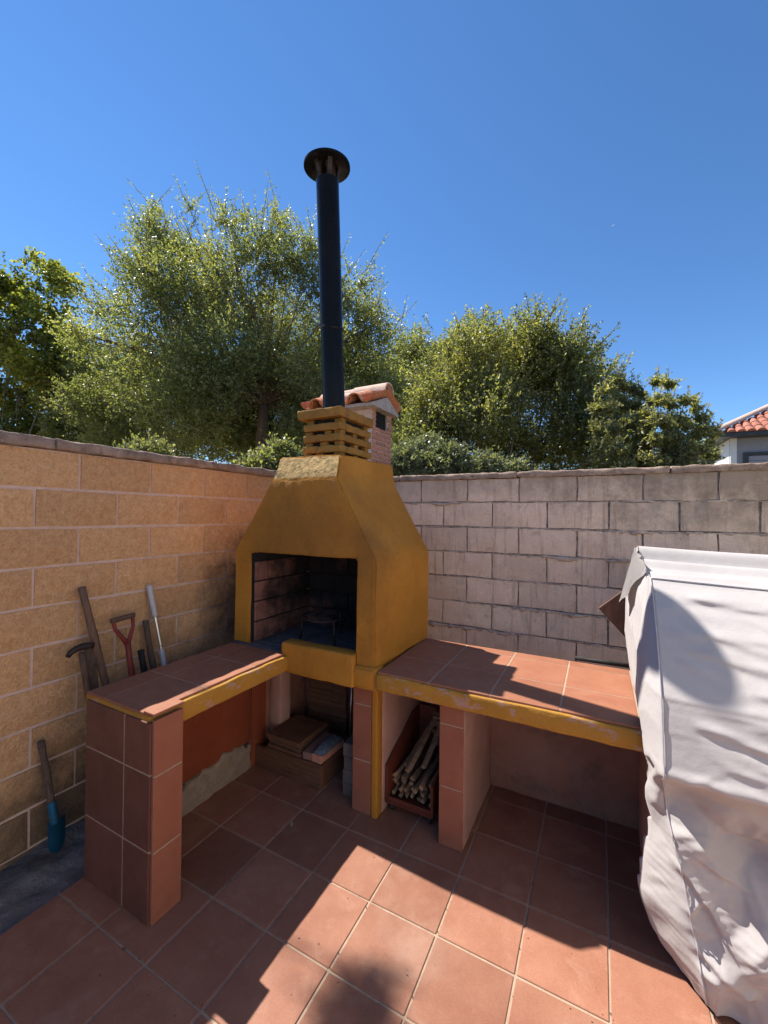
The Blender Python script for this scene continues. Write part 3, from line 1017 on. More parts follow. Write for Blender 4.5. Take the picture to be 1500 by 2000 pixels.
def ring(name, c, r, rad, parent, mat, n=28):
    pts = [(c[0] + r * math.cos(2 * math.pi * i / n), c[1] + r * math.sin(2 * math.pi * i / n), c[2]) for i in range(n + 1)]
    return tubes(name, [(pts, [rad] * (n + 1), 6)], mat, parent)


ring('ring', (cxx, cyy, czz), 0.15, 0.0075, TV, IRON)
ring('ring', (cxx, cyy, czz + .002), 0.075, 0.006, TV, IRON)
for k in range(3):
    a = k * 2 * math.pi / 3 + 0.45 + math.pi
    tubes('leg', [([(cxx + .15 * math.cos(a), cyy + .15 * math.sin(a), czz), (cxx + .155 * math.cos(a), cyy + .155 * math.sin(a), .92),
                    (cxx + .165 * math.cos(a), cyy + .165 * math.sin(a), .847)], [.007, .007, .006], 6)], IRON, TV)
    tubes('pan_support', [([(cxx + .15 * math.cos(a), cyy + .15 * math.sin(a), czz), (cxx + .04 * math.cos(a), cyy + .04 * math.sin(a), czz + .004)], [.006, .006], 6)], IRON, TV)
tubes('hook', [([(cxx, cyy - .15, czz), (cxx, cyy - .165, czz + .035), (cxx + .008, cyy - .15, czz + .05)], [.006, .005, .004], 6)], IRON, TV)

# ------------------------------------------------------------------ right counter
RC = thing('masonry_counter', 'long tiled masonry counter with ochre edge in front of the grey block wall', 'counter', (2.07, -0.99, 0))
rbox('slab', (1.4765, -1.346, 0.744), (2.722, -0.647, 0.8285), OE, RC, 0.04, 0.008, 0.0045, 8, 4)
rx = [1.478, 1.768, 2.066, 2.364, 2.660, 2.724]
ryj = [-1.338, -1.052, -0.745, -0.649]
for a in range(5):
    for c in range(3):
        w, l = rx[a + 1] - rx[a] - 0.007, ryj[c + 1] - ryj[c] - 0.006
        t = link('top_tile', cbox(w, l, 0.012, 0.002, 'top_tile'), TC, RC)
        t.location = ((rx[a] + rx[a + 1]) / 2, (ryj[c] + ryj[c + 1]) / 2, 0.8335)
box('grout_bed', (1.483, -1.333, 0.829), (2.720, -0.653, 0.8378), GR, RC, 0)
box('grout_bed', (0.435, -2.19, 0.829), (0.868, -1.356, 0.8378), GR, LC, 0)
rbox('pillar', (1.797, -1.236, -0.01), (1.921, -0.66, 0.743), PL, RC, 0.04, 0.010, 0.006, 9, 9)
pz = [0.002, 0.296, 0.610, 0.742]
for c in range(3):
    t = link('cladding_tile', cbox(0.124, 0.012, pz[c + 1] - pz[c] - 0.006, 0.002, 'cladding_tile'), TS, RC)
    t.location = (1.858, -1.2435, (pz[c] + pz[c + 1]) / 2)
box('grout_bed', (1.799, -1.2478, 0.004), (1.917, -1.2365, 0.738), GR, RC, 0)
rbox('back_panel', (1.453, -0.657, -0.01), (2.722, -0.603, 0.743), PG, RC, 0.06, 0.005, 0.006, 9, 3)
rbox('end_panel', (2.702, -1.20, -0.01), (2.722, -0.658, 0.743), PL, RC, 0.08, 0.004, 0.003, 9, 3)
rbox('side_panel', (1.4305, -1.19, -0.01), (1.4425, -0.658, 0.741), PL, BQ, 0.05, 0.003, 0.003, 9, 3)


# ------------------------------------------------------------------ things under the barbecue
def plank(name, c, dims, mat, parent=None, rz=0.0, rx=0.0, ry_=0.0, bev=0.003):
    o = link(name, cbox(dims[0], dims[1], dims[2], bev, name), mat, parent)
    o.location = c
    o.rotation_euler = (rx, ry_, rz)
    return o


WX = thing('wooden_box', 'low dark wooden box on the floor under the barbecue', 'box', (0.76, -1.08, 0))
box('side_board', (.497, -1.205, .003), (1.035, -1.187, .134), WD, WX, 0.003)
box('side_board', (.60, -.862, .003), (1.035, -.844, .134), WD, WX, 0.003)
box('side_board', (.60, -1.1865, .003), (.618, -.8625, .134), WD, WX, 0.003)
box('side_board', (1.017, -1.1865, .003), (1.035, -.8625, .134), WD, WX, 0.003)
box('lid', (.592, -1.213, .1345), (1.045, -.84, .150), WD, WX, 0.003)
box('base_strip', (.500, -1.2095, .004), (1.03, -1.2055, .03), WD, WX, 0.001)


def flat_boards(n, z, label):
    for k in range(n):
        o = plank('board', (0.735 + random.uniform(-.015, .015), -1.05 + random.uniform(-.01, .01), z + k * 0.0205 + 0.0102), (0.27, 0.30, 0.020), WB, None, random.uniform(-.06, .06))
        tag(o, label, 'board', 'flat boards on the wooden box')


flat_boards(4, 0.1505, 'thin brown board in the flat pile on the low wooden box')
o = plank('slab_offcut', (0.925, -1.07, 0.1505 + 0.022), (0.085, 0.26, 0.044), PINK, None, 0.08)
tag(o, 'grey stone offcut lying beside the thin brown boards on the wooden box', 'stone')
o = plank('brick_offcut', (1.000, -1.08, 0.1505 + 0.024), (0.07, 0.24, 0.048), PB, None, -0.05)
tag(o, 'reddish brick offcut under the blue-grey bag on the wooden box', 'brick')


def bag():
    bm = bmesh.new()
    bmesh.ops.create_grid(bm, x_segments=14, y_segments=22, size=1)
    top = bm.verts[:]
    for v in top:
        u, w = v.co.x, v.co.y
        h = (1 - u ** 4) * (1 - w ** 4)
        v.co = Vector((1.000 + u * .042, -1.075 + w * .115, .1995 + .034 * h + .006 * mnoise.noise(Vector((u * 3, w * 5, 2)))))
    g = bmesh.ops.duplicate(bm, geom=bm.faces[:])
    for e in g['geom']:
        if isinstance(e, bmesh.types.BMVert):
            e.co.z = .1990 + min(.004, (e.co.z - .1995) * .1)
    bmesh.ops.remove_doubles(bm, verts=bm.verts, dist=.0012)
    return fin(bm, 'bag', 60)


tag(link('bag', bag(), BAGM), 'folded blue-grey bag on top of the brick offcut', 'bag')
# stacked slatted panels filling the back of the bay
for s, (xa, xb) in enumerate(((0.60, 0.93), (0.945, 1.275))):
    pn = thing('slatted_panel', ('brown slatted wooden panel stacked on edge behind the flat boards',
                                 'dark red slatted wooden panel stacked on edge beside the tiled pillar')[s], 'panel', ((xa + xb) / 2, -0.74, 0.0))
    for k in range(20):
        zc = 0.02 + 0.0345 * k
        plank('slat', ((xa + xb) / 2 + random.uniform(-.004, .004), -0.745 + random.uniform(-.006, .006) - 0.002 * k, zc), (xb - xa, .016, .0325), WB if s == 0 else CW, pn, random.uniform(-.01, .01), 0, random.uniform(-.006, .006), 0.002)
    for xx in (xa + .04, xb - .04):
        plank('batten', (xx, -0.715 , 0.35), (.03, .015, .69), WD, pn)
o = tubes('iron_rod', [([(0.995, -.83, 0.003), (1.0, -.80, .62)], [.006, .006], 8)], ALU)
tag(o, 'thin pale metal rod leaning between the two slatted panels', 'rod')
for k in range(4):
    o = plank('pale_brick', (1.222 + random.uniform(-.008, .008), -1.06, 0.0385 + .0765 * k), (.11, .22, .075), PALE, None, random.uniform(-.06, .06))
    tag(o, 'pale grey brick in the short stack against the ochre-edged pillar', 'brick', 'pale bricks stacked under the barbecue')

# firewood cart
CT = thing('firewood_cart', 'small dark red wooden box cart on castors holding firewood', 'cart', (1.58, -0.95, 0))
c0, c1, d0, d1 = 1.452, 1.735, -1.168, -0.70
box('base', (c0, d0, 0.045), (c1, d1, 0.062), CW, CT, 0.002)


def side(name, x0, x1):
    bm = bmesh.new()
    prof = [(d0, .0625), (d1, .0625), (d1, .40), (d1 + (-.08), .40), (d0, .255)] if x0 < 1.5 else [(d0, .0625), (d1, .0625), (d1, .36), (d0, .215)]
    A = [bm.verts.new((x0, y, z)) for y, z in prof]
    B = [bm.verts.new((x1, y, z)) for y, z in prof]
    n = len(prof)
    bm.faces.new(A)
    bm.faces.new(B[::-1])
    for i in range(n):
        bm.faces.new((A[i], B[i], B[(i + 1) % n], A[(i + 1) % n]))
    link(name, fin(bm, name, 0), CW, CT)


side('side_board', c0, c0 + .014)
side('side_board', c1 - .014, c1)
box('back_board', (c0 + .0145, d1 - .014, .0625), (c1 - .0145, d1, .42), CW, CT, 0.002)
box('front_lip', (c0 + .0145, d0, .0625), (c1 - .0145, d0 + .012, .085), CW, CT, 0.002)
for (wx, wy) in ((c0 + .03, d0 + .03), (c1 - .03, d0 + .03), (c0 + .03, d1 - .03), (c1 - .03, d1 - .03)):
    ca = lathe('castor', [(.006, -.010), (.019, -.010), (.021, -.006), (.021, .006), (.019, .010), (.006, .010)], (wx, wy, .0215), BLK, CT, 16, (1, 0.15, 0))
    box('castor_fork', (wx - .014, wy - .01, .0425), (wx + .014, wy + .01, .0448), ALU, CT, 0.001)


def log_mesh(L, w, h, seed):
    """split stick: uneven prism along y"""
    rnd = random.Random(seed)
    n = rnd.choice((4, 5, 5))
    ring_ = []
    for i in range(n):
        a = 2 * math.pi * i / n + rnd.uniform(-.3, .3)
        ring_.append((math.cos(a) * w / 2 * rnd.uniform(.8, 1.1), math.sin(a) * h / 2 * rnd.uniform(.8, 1.1)))
    V, F = [], []
    m = 4
    for j in range(m + 1):
        t = j / m - .5
        bx, bz = rnd.uniform(-.004, .004), rnd.uniform(-.004, .004)
        for (x, z) in ring_:
            V.append((x * (1 - .1 * abs(t)) + bx, t * L, z + bz))
    for j in range(m):
        for i in range(n):
            F.append((j * n + i, (j + 1) * n + i, (j + 1) * n + (i + 1) % n, j * n + (i + 1) % n))
    F.append(tuple(range(n)))
    F.append(tuple(m * n + i for i in range(n))[::-1])
    me = bpy.data.meshes.new('firewood_stick')
    me.from_pydata(V, [], F)
    me.update()
    return me


rnd = random.Random(11)
layers = [(0.085, 7, .42), (0.116, 7, .40), (0.147, 6, .38), (0.178, 5, .36)]
kk = 0
for zc, cnt, L in layers:
    for i in range(cnt):
        x = c0 + .034 + (c1 - c0 - .068) * i / (cnt - 1) + rnd.uniform(-.006, .006)
        w = (c1 - c0 - .04) / cnt * rnd.uniform(.72, .9)
        o = link('firewood_stick', log_mesh(L * rnd.uniform(.82, 1.0), w, .030, kk), FW)
        o.location = (x, d0 + .025 + L / 2 + rnd.uniform(-.006, .03), zc)
        o.rotation_euler = (rnd.uniform(-.02, .02), rnd.uniform(-.4, .4), rnd.uniform(-.05, .05))
        tag(o, 'split firewood stick lying in the red box cart', 'firewood', 'firewood sticks lying in the cart')
        kk += 1
# two longer sticks propped up against the back of the cart, and cross pieces behind them
for k, (x0, x1, yb0, zb0, zt) in enumerate(((1.560, 1.590, -1.10, .212, .37), (1.625, 1.635, -1.03, .215, .36), (1.525, 1.540, -1.05, .21, .30))):
    a, b = Vector((x0, yb0, zb0)), Vector((x1, d1 - .05, zt))
    me = log_mesh((b - a).length, .042 - .008 * k, .036, 90 + k)
    o = link('firewood_stick', me, FW)
    o.location = (a + b) / 2
    o.rotation_euler = (b - a).to_track_quat('Y', 'Z').to_euler()
    tag(o, ('long thick firewood stick propped up at the middle of the cart', 'long squared firewood stick propped up towards the back of the cart',
            'short firewood stick propped up beside the long one in the cart')[k], 'firewood')
for k in range(8):
    o = link('firewood_stick', log_mesh(.15, .028, .026, 120 + k), FW)
    o.location = (1.655, d1 - .05 - .014 * (k % 2), .215 + .0275 * k)
    o.rotation_euler = (0, rnd.uniform(-.1, .1), math.pi / 2 + rnd.uniform(-.1, .1))
    tag(o, 'short firewood stick laid crosswise at the back of the cart', 'firewood', 'firewood laid crosswise in the cart')


# ------------------------------------------------------------------ tools behind the left counter
def lean(name, a, b, r0, r1, mat, parent=None, sides=10, wob=0.0, seed=0):
    a, b = Vector(a), Vector(b)
    n = 10
    pts, rad = [], []
    for i in range(n + 1):
        t = i / n
        p = a.lerp(b, t)
        p = p + nvec(p, 9, seed) * wob
        pts.append(p)
        rad.append((r0 + (r1 - r0) * t) * (1 + (0.18 * mnoise.noise(Vector((t * 6, seed, 0))) if wob else 0)))
    return tubes(name, [(pts, rad, sides)], mat, parent)


ZG = -0.035
SL = thing('sledge_hammer', 'old hammer with a curved iron head leaning on the sand-orange wall', 'hammer', (0.20, -2.02, ZG))
lean('handle', (0.26, -1.985, ZG), (0.125, -2.063, 0.93), .016, .0145, WH, SL, 10, .002, 1)
hp = [(0.13, -2.130, .925), (0.128, -2.115, .944), (0.125, -2.09, .955), (0.125, -2.063, .958), (0.125, -2.03, .957), (0.128, -2.008, .950)]
tubes('head', [(hp, [.011, .015, .017, .019, .017, .015], 8)], IRON, SL)
tag(lean('wooden_pole', (0.20, -1.80, ZG), (0.045, -2.030, 1.255), .021, .0185, WH, None, 12, .002, 2), 'tallest brown round wooden pole leaning on the sand-orange wall', 'pole')


def leaning_board(name, a, b, w, th, mat):
    a, b = Vector(a), Vector(b)
    d = b - a
    o = link(name, cbox(w, th, d.length, .003, name), mat)
    o.location = (a + b) / 2
    q = d.to_track_quat('Z', 'X')
    o.rotation_euler = q.to_euler()
    return o


tag(leaning_board('plank', (0.22, -1.83, ZG + .02), (0.075, -1.975, 1.02), .012, .035, WH), 'narrow weathered plank leaning beside the tallest wooden pole', 'plank')
tag(leaning_board('stake', (0.27, -2.0, ZG + .02), (0.075, -2.00, .93), .014, .05, BK), 'dark rough stake leaning right beside the hammer handle', 'stake')
SH = thing('shovel', 'shovel with a red metal yoke and brown wooden grip leaning on the wall', 'shovel', (0.22, -1.79, ZG))
lean('shaft', (0.24, -1.775, .12), (0.115, -1.822, .915), .018, .0155, REDH, SH, 10, .001, 3)
tubes('yoke', [([(0.115, -1.822, .905), (0.108, -1.846, .945), (0.10, -1.882, 1.0), (0.095, -1.893, 1.052)], [.014, .0115, .010, .010], 8),
               ([(0.115, -1.820, .905), (0.108, -1.802, .945), (0.10, -1.782, 1.0), (0.095, -1.783, 1.055)], [.014, .0115, .010, .010], 8)], REDH, SH)
lean('grip', (0.095, -1.902, 1.052), (0.095, -1.774, 1.061), .0145, .0145, WH, SH, 10)


def blade(name, c, w, l, mat, parent, nrm=(1, 0, .15)):
    bm = bmesh.new()
    nu, nv = 8, 10
    g = []
    for j in range(nv + 1):
        v = j / nv
        row = []
        for i in range(nu + 1):
            u = i / nu * 2 - 1
            ww = w / 2 * (1 if v < .6 else math.sqrt(max(0, 1 - ((v - .6) / .42) ** 2)))
            row.append(bm.verts.new((c[0] + .018 * (1 - u * u) * (1 - .5 * v) + .05 * v * .2, c[1] + u * ww, c[2] - l * v)))
        g.append(row)
    for j in range(nv):
        for i in range(nu):
            bm.faces.new((g[j][i], g[j][i + 1], g[j + 1][i + 1], g[j + 1][i]))
    ext = bmesh.ops.solidify(bm, geom=bm.faces[:], thickness=.003)
    return link(name, fin(bm, name, 50), mat, parent)


blade('blade', (0.235, -1.775, .16), .19, .19, IRON, SH)
tag(lean('post', (0.27, -1.68, ZG), (0.10, -1.735, .845), .017, .017, BLK, None, 12), 'short black rubber-sleeved post leaning on the wall next to the shovel', 'post')
tag(lean('stick', (0.25, -1.60, ZG), (0.045, -1.673, .995), .019, .017, BK, None, 9, .006, 5), 'rough bark-covered stick leaning on the wall beside the silver pole', 'stick')
PO = thing('telescopic_pole', 'silver telescopic pole with grey plastic sleeves leaning on the wall', 'pole', (0.25, -1.53, ZG))
pa, pt = Vector((0.25, -1.52, ZG)), Vector((0.035, -1.645, 1.205))
lean('shaft', pa, pt, .010, .010, ALU, PO, 12)
lean('grip', pa.lerp(pt, .845), pt + (pt - pa) * .004, .0155, .0155, GRIP, PO, 12)
lean('sleeve', pa.lerp(pt, .56), pa.lerp(pt, .68), .0145, .0145, GRIP, PO, 12)
SP = thing('spade', 'small spade with a dark handle and blue painted blade leaning on the wall foot', 'spade', (0.14, -2.18, ZG))
lean('handle', (0.115, -2.180, .215), (0.045, -2.200, .515), .0165, .0155, BK, SP, 10, .001, 6)
lean('socket', (0.135, -2.175, .12), (0.113, -2.181, .225), .018, .0185, BLUE, SP, 10)
blade('blade', (0.128, -2.165, .14), .075, .165, BLUE, SP)

# ------------------------------------------------------------------ behind the right counter
bdc = Vector((2.72, -0.30, 1.08))
o = plank('plywood_sheet', bdc, (0.30, 0.012, 0.30), WP, None, 0.0, math.radians(-4), math.radians(48))
tag(o, 'brown plywood square tilted on its corner behind the pale cover', 'plywood')
o = tubes('dark_pipe', [([(2.39, -0.62, .850), (2.68, -0.62, .852)], [.012, .012], 10)], BLK)
tag(o, 'short black pipe lying along the back edge of the long counter', 'pipe')


# ------------------------------------------------------------------ covered furniture
def cover_cloth():
    """fabric cover: a draped base shape, then cloth relaxation with slack so that it buckles into real folds"""
    rng = np.random.default_rng(4)
    key, pos, quads, zone = {}, [], [], []

    def vid(p, z):
        k = (round(p[0], 4), round(p[1], 4), round(p[2], 4))
        if k not in key:
            key[k] = len(pos)
            pos.append(p)
            zone.append(z)
        return key[k]

    def grid(fn, us, vs_, z):
        ids = [[vid(fn(u, v), z) for v in vs_] for u in us]
        for i in range(len(us) - 1):
            for j in range(len(vs_) - 1):
                q = (ids[i][j], ids[i + 1][j], ids[i + 1][j + 1], ids[i][j + 1])
                if len(set(q)) == 4:
                    quads.append(q)
        return ids
    XL, XR, YF, YK = 2.705, 4.02, -1.17, -0.46
    xs = [XL + .0105 * i for i in range(50)]
    while xs[-1] < XR - .05:
        xs.append(xs[-1] + .045)
    xs[-1] = XR
    n_t = 136
    ts = [i / n_t for i in range(n_t + 1)]
    ys = [YF + (YK - YF) * i / 58 for i in range(59)]

    def interp(t, tab):
        for (a, va), (b, vb) in zip(tab, tab[1:]):
            if t <= b:
                f = (t - a) / (b - a)
                return va + (vb - va) * f
        return tab[-1][1]
    # height of the top along y (front to back) and how far each height stands out from the frame
    topz = [(YF, 1.405), (-1.13, 1.425), (-1.105, 1.43), (-1.08, 1.385), (-0.98, 1.392), (-0.90, 1.425), (-0.86, 1.458), (-0.835, 1.458), (-0.805, 1.395), (-0.70, 1.408),
            (-0.60, 1.432), (-0.565, 1.490), (-0.54, 1.505), (YK, 1.490)]
    outp = [(0, 0.0), (.033, .07), (.137, .21), (.263, .345), (.337, .382), (.41, .415), (.430, .430), (.442, .418), (.458, .360), (.507, .300), (.596, .280), (.707, .320), (.819, .362),
            (.93, .375), (1, .350)]
    zhem = 0.018

    def top(x, y):
        return (x, y, interp(y, topz) - .02 * math.sin((x - XL) / (XR - XL) * math.pi))

    def front(x, t):
        zt = top(x, YF)[2]
        z = zt + (zhem - zt) * t
        c = min(1.0, (x - XL) / .16)
        inn = interp(t, outp)
        lift = .03 * max(0, t - .9) * 10 * (1 - c)
        low = max(0.0, t - .86) / .14
        return (x + (1 - c) * interp(t, [(0, 0.), (.44, 0.), (.6, .035), (.75, .075), (.9, .115), (1, .135)]), YF - inn + (1 - c) * .03 * low, z + lift * .3)

    def left(y, t):
        zt = top(XL, y)[2]
        z = zt + (zhem - zt) * t
        f = front(XL, t)
        bul = interp(t, [(0, -.004), (.08, -.03), (.2, -.056), (.33, -.060), (.42, -.045), (.48, -.038), (.6, -.058), (.72, -.070), (.82, -.058), (.92, -.015), (1, .045)])
        x = XL + bul
        y2 = f[1] + (y - YF) * (YK - f[1]) / (YK - YF)
        c = min(1.0, (y2 - f[1]) / .15) ** .8
        if y2 > -1.36 and z < .86:
            x = max(x, 2.728)
        return (f[0] * (1 - c) + x * c, y2, z if c >= 1 else f[2] * (1 - c) + z * c)
    gt = grid(top, xs, ys, 0)
    gf = grid(front, xs, ts, 1)
    gl = grid(lambda y, t: left(y, t), ys[::-1], ts, 2)
    # back and right sides, out of sight, coarser and simply hanging
    grid(lambda x, t: (x, YK + .004 * t, top(x, YK)[2] * (1 - t) + zhem * t), xs, [i / 12 for i in range(13)], 3)
    grid(lambda y, t: (XR + .004 * t, y, top(XR, y)[2] * (1 - t) + zhem * t), ys, [i / 12 for i in range(13)], 3)
    x0 = np.array(pos)
    zn = np.array(zone)
    Q = np.array(quads)
    E = np.unique(np.sort(np.concatenate([Q[:, [0, 1]], Q[:, [1, 2]], Q[:, [2, 3]], Q[:, [3, 0]]]), 1), axis=0)
    D = np.concatenate([Q[:, [0, 2]], Q[:, [1, 3]]])

    def runs(ids, step):
        A = np.array(ids)
        return np.concatenate([np.stack([A[:-step].ravel(), A[step:].ravel()], 1), np.stack([A[:, :-step].ravel(), A[:, step:].ravel()], 1)])
    B = np.concatenate([runs(g_, 2) for g_ in (gt, gf, gl)])
    B4 = np.concatenate([runs(g_, 4) for g_ in (gt, gf, gl)])
    C = np.concatenate([E, D, B, B4])
    d0 = x0[C[:, 1]] - x0[C[:, 0]]
    rest = np.linalg.norm(d0, axis=1)
    ok = rest > 1e-6
    stiff = np.concatenate([np.full(len(E), 1.0), np.full(len(D), .5), np.full(len(B), .16), np.full(len(B4), .05)])
    mid = (x0[C[:, 0]] + x0[C[:, 1]]) / 2
    zc = zn[C[:, 0]]
    dz = np.abs(d0[:, 2]) / (rest + 1e-9)
    dx = np.abs(d0[:, 0]) / (rest + 1e-9)
    dy = np.abs(d0[:, 1]) / (rest + 1e-9)
    lowz = np.clip((.80 - mid[:, 2]) / .2, 0, 1)
    slack = np.ones(len(C))
    slack += np.where(zc == 0, .035 * dy + .004 * dx, 0)
    slack += np.where(zc == 1, (.030 * dz + .003 * dx) * (1 - lowz) + (.085 * dz + .055 * dx) * lowz, 0)
    slack += np.where(zc == 2, (.020 * dz + .012 * dy) * (1 - lowz) + (.07 * dz + .05 * dy) * lowz, 0)
    L0 = rest * slack
    C, L0, stiff = C[ok], L0[ok], stiff[ok]
    n = len(x0)
    x = x0.copy()
    nrm = np.where(zn[:, None] == 0, np.array([0, 0, 1.]), np.where(zn[:, None] == 2, np.array([-1., 0, 0]), np.array([0, -1., 0])))
    low = np.clip((.80 - x0[:, 2]) / .15, 0, 1) * (zn != 0)
    up_ = (1 - low)
    # seed folds: long shallow ones running along the taut upper part, diagonal crumples in the slack skirt
    for k in range(9):
        th = rng.uniform(-.22, .10)
        s_ = rng.uniform(26, 60)
        kv = np.array([math.sin(th) * s_, rng.normal() * 3, math.cos(th) * s_])
        x += nrm * (up_ * .0030 * np.sin(x0 @ kv + 2.0 * np.sin(x0 @ (rng.normal(size=3) * 4)) + rng.uniform(0, 6.28)))[:, None]
    for k in range(9):
        kv = np.array([rng.normal() * 3, rng.uniform(25, 60), 0])
        x += nrm * ((zn == 0) * .005 * np.sin(x0 @ kv + 1.5 * np.sin(x0 @ (rng.normal(size=3) * 3)) + rng.uniform(0, 6.28)))[:, None]
    def tri(p):
        f = p - np.floor(p)
        return 1 - 4 * np.abs(f - .5)
    uu_ = np.where(zn == 2, XL - (x0[:, 1] + 1.5), x0[:, 0])
    P2_ = np.stack([uu_, x0[:, 2]], 1)
    wrp = P2_ + .05 * np.stack([np.sin(P2_[:, 1] * 9 + 1.3) + .6 * np.sin(P2_[:, 0] * 17), np.sin(P2_[:, 0] * 11 + .4) + .6 * np.sin(P2_[:, 1] * 19 + 2)], 1)
    for (ang, fr_, am) in ((.95, 3.2, .021), (-.55, 4.3, .014), (2.2, 6.3, .008), (.15, 8.2, .004)):
        x += nrm * (low * np.where(zn == 2, .3, .55) * am * tri(wrp @ np.array([math.cos(ang), math.sin(ang)]) * fr_ + ang))[:, None]
    deg = np.bincount(C.ravel(), minlength=n).astype(float)
    a_, b_ = C[:, 0], C[:, 1]
    x_seed = x.copy()
    pin = (.006 * up_ + 0.022 * low)
    hemv = x0[:, 2] < .09
    pin[hemv] = .004
    pin[zn == 3] = .3
    for it in range(520):
        d = x[b_] - x[a_]
        L = np.sqrt((d * d).sum(1)) + 1e-9
        corr = d * ((L - L0) / L * .5 * stiff)[:, None]
        for ax in range(3):
            acc = np.bincount(a_, corr[:, ax], minlength=n) - np.bincount(b_, corr[:, ax], minlength=n)
            x[:, ax] += acc / deg * 2.0
        x += (x_seed * low[:, None] + x0 * up_[:, None] - x) * pin[:, None]
        if it < 300:
            x[:, 2] -= .00005 * low
        x[:, 2] = np.maximum(x[:, 2], .010)
        c_ = (x[:, 0] < 2.728) & (x[:, 1] > -1.355) & (x[:, 2] < .87)
        x[c_, 0] = 2.728
    # pressed-in creases: long ones fanning out from the taut upper corner, short crossed ones in the skirt
    fr = (zn == 1) | (zn == 2)
    un = np.where(zn == 2, XL - (x0[:, 1] + 1.5), x0[:, 0])
    disp = np.zeros(n)
    for k in range(40):
        z0 = rng.uniform(.80, 1.36)
        xs_ = XL + rng.uniform(-.05, .30)
        ang = rng.normal(-.16, .16)
        ln = rng.uniform(.10, .55)
        w_ = rng.uniform(.005, .011)
        am = rng.uniform(.002, .0065)
        cu = rng.normal() * .25
        al = (un - xs_) * math.cos(ang) + (x0[:, 2] - z0) * math.sin(ang)
        ac_ = -(un - xs_) * math.sin(ang) + (x0[:, 2] - z0) * math.cos(ang) - cu * al * al
        env = np.clip(al / (.2 * ln), 0, 1) * np.clip((ln - al) / (.5 * ln), 0, 1)
        q_ = ac_ / (w_ * (1 + 1.2 * np.clip(al / ln, 0, 1)))
        disp += am * env * (np.exp(-q_ ** 2) - .7 * np.exp(-(q_ + 1.7) ** 2))
    for (ang, fr_, am) in ((.85, 2.7, .016), (-.62, 3.9, .012), (2.35, 5.3, .007), (-.1, 4.6, .006)):
        disp += low * np.where(zn == 2, .4, 1.0) * am * tri((P2_ + .012 * np.sin(P2_[:, ::-1] * 8)) @ np.array([math.cos(ang), math.sin(ang)]) * fr_ + ang * 2)
    for k in range(34):
        z0 = rng.uniform(.06, .72)
        xs_ = XL + rng.uniform(-.12, .45)
        ang = rng.choice([-1, 1]) * rng.uniform(.25, 1.1)
        ln = rng.uniform(.08, .34)
        w_ = rng.uniform(.006, .014)
        am = rng.uniform(.006, .021)
        cu = rng.normal() * 1.2
        al = (un - xs_) * math.cos(ang) + (x0[:, 2] - z0) * math.sin(ang)
        ac_ = -(un - xs_) * math.sin(ang) + (x0[:, 2] - z0) * math.cos(ang) - cu * al * al
        env = np.clip(al / (.25 * ln), 0, 1) * np.clip((ln - al) / (.4 * ln), 0, 1)
        q_ = ac_ / w_
        disp += am * env * (np.exp(-np.abs(q_) ** 1.4) - .6 * np.exp(-(q_ + 1.8) ** 2))
    x += nrm * (disp * fr)[:, None]
    crn_ = [gf[0][j] for j in range(0, n_t + 1)]
    led = min(range(n_t + 1), key=lambda j: abs(ts[j] - .437))
    edge = [gf[i][0] for i in range(len(xs))]
    return x, quads, crn_, edge


cvx, cvq, crn, tpf = cover_cloth()
CV = thing('furniture_cover', 'rumpled pale fabric cover draped over garden furniture beside the long counter', 'cover', (3.3, -1.0, 0.0))
me = bpy.data.meshes.new('cover_fabric')
me.from_pydata(cvx.tolist(), [], cvq)
bm = bmesh.new()
bm.from_mesh(me)
bmesh.ops.recalc_face_normals(bm, faces=bm.faces)
bm.to_mesh(me)
bm.free()
me.polygons.foreach_set('use_smooth', [True] * len(me.polygons))
me.update()
co = link('cover_fabric', me, FAB, CV)
sd = co.modifiers.new('smooth', 'SUBSURF')
sd.levels = 1
sd.render_levels = 1
co['wl'] = [0, 0, 0]


def flap():
    """loose corner of the cover hanging out over the counter at the back"""
    bm = bmesh.new()
    nu, nv = 16, 18
    g = []
    for i in range(nu + 1):
        u = i / nu
        row = []
        for j in range(nv + 1):
            v = j / nv
            y = -0.98 + .50 * u
            w = math.sin(u * math.pi) ** .7
            x = 2.708 - (.012 + .085 * w * v ** .8) + .008 * math.sin(u * 17 + v * 3)
            z = 1.448 + .045 * u - v * (.05 + .20 * w * (.75 + .5 * u)) + .008 * math.sin(u * 23) * v
            row.append(bm.verts.new((x, y, z)))
        g.append(row)
    for i in range(nu):
        for j in range(nv):
            bm.faces.new((g[i][j], g[i + 1][j], g[i + 1][j + 1], g[i][j + 1]))
    bmesh.ops.solidify(bm, geom=bm.faces[:], thickness=.003)
    return fin(bm, 'flap', 70)


link('flap', flap(), FAB, CV)
PIP = MAT('grey_piping', (0.33, 0.31, 0.33), (0.42, 0.40, 0.42), 20, 0.7, jitter=0)
for line in (crn, tpf):
    pts = [Vector(cvx[i]) for i in line]
    out = Vector((-0.002, -0.003, 0.001))
    tubes('piping', [([p + out for p in pts], [.003] * len(pts), 6)], PIP, co)

FT = thing('wooden_table', 'wooden table almost wholly hidden under the pale cover', 'table', (3.35, -0.98, 0))
box('table_top', (2.80, -1.36, .700), (3.95, -0.52, .73), WH, FT, 0.003)
for lx, ly in ((2.90, -1.33), (3.86, -1.33), (2.90, -0.58), (3.86, -0.58)):
    box('leg', (lx - .03, ly - .03, 0.001), (lx + .03, ly + .03, .699), WH, FT, 0.004)

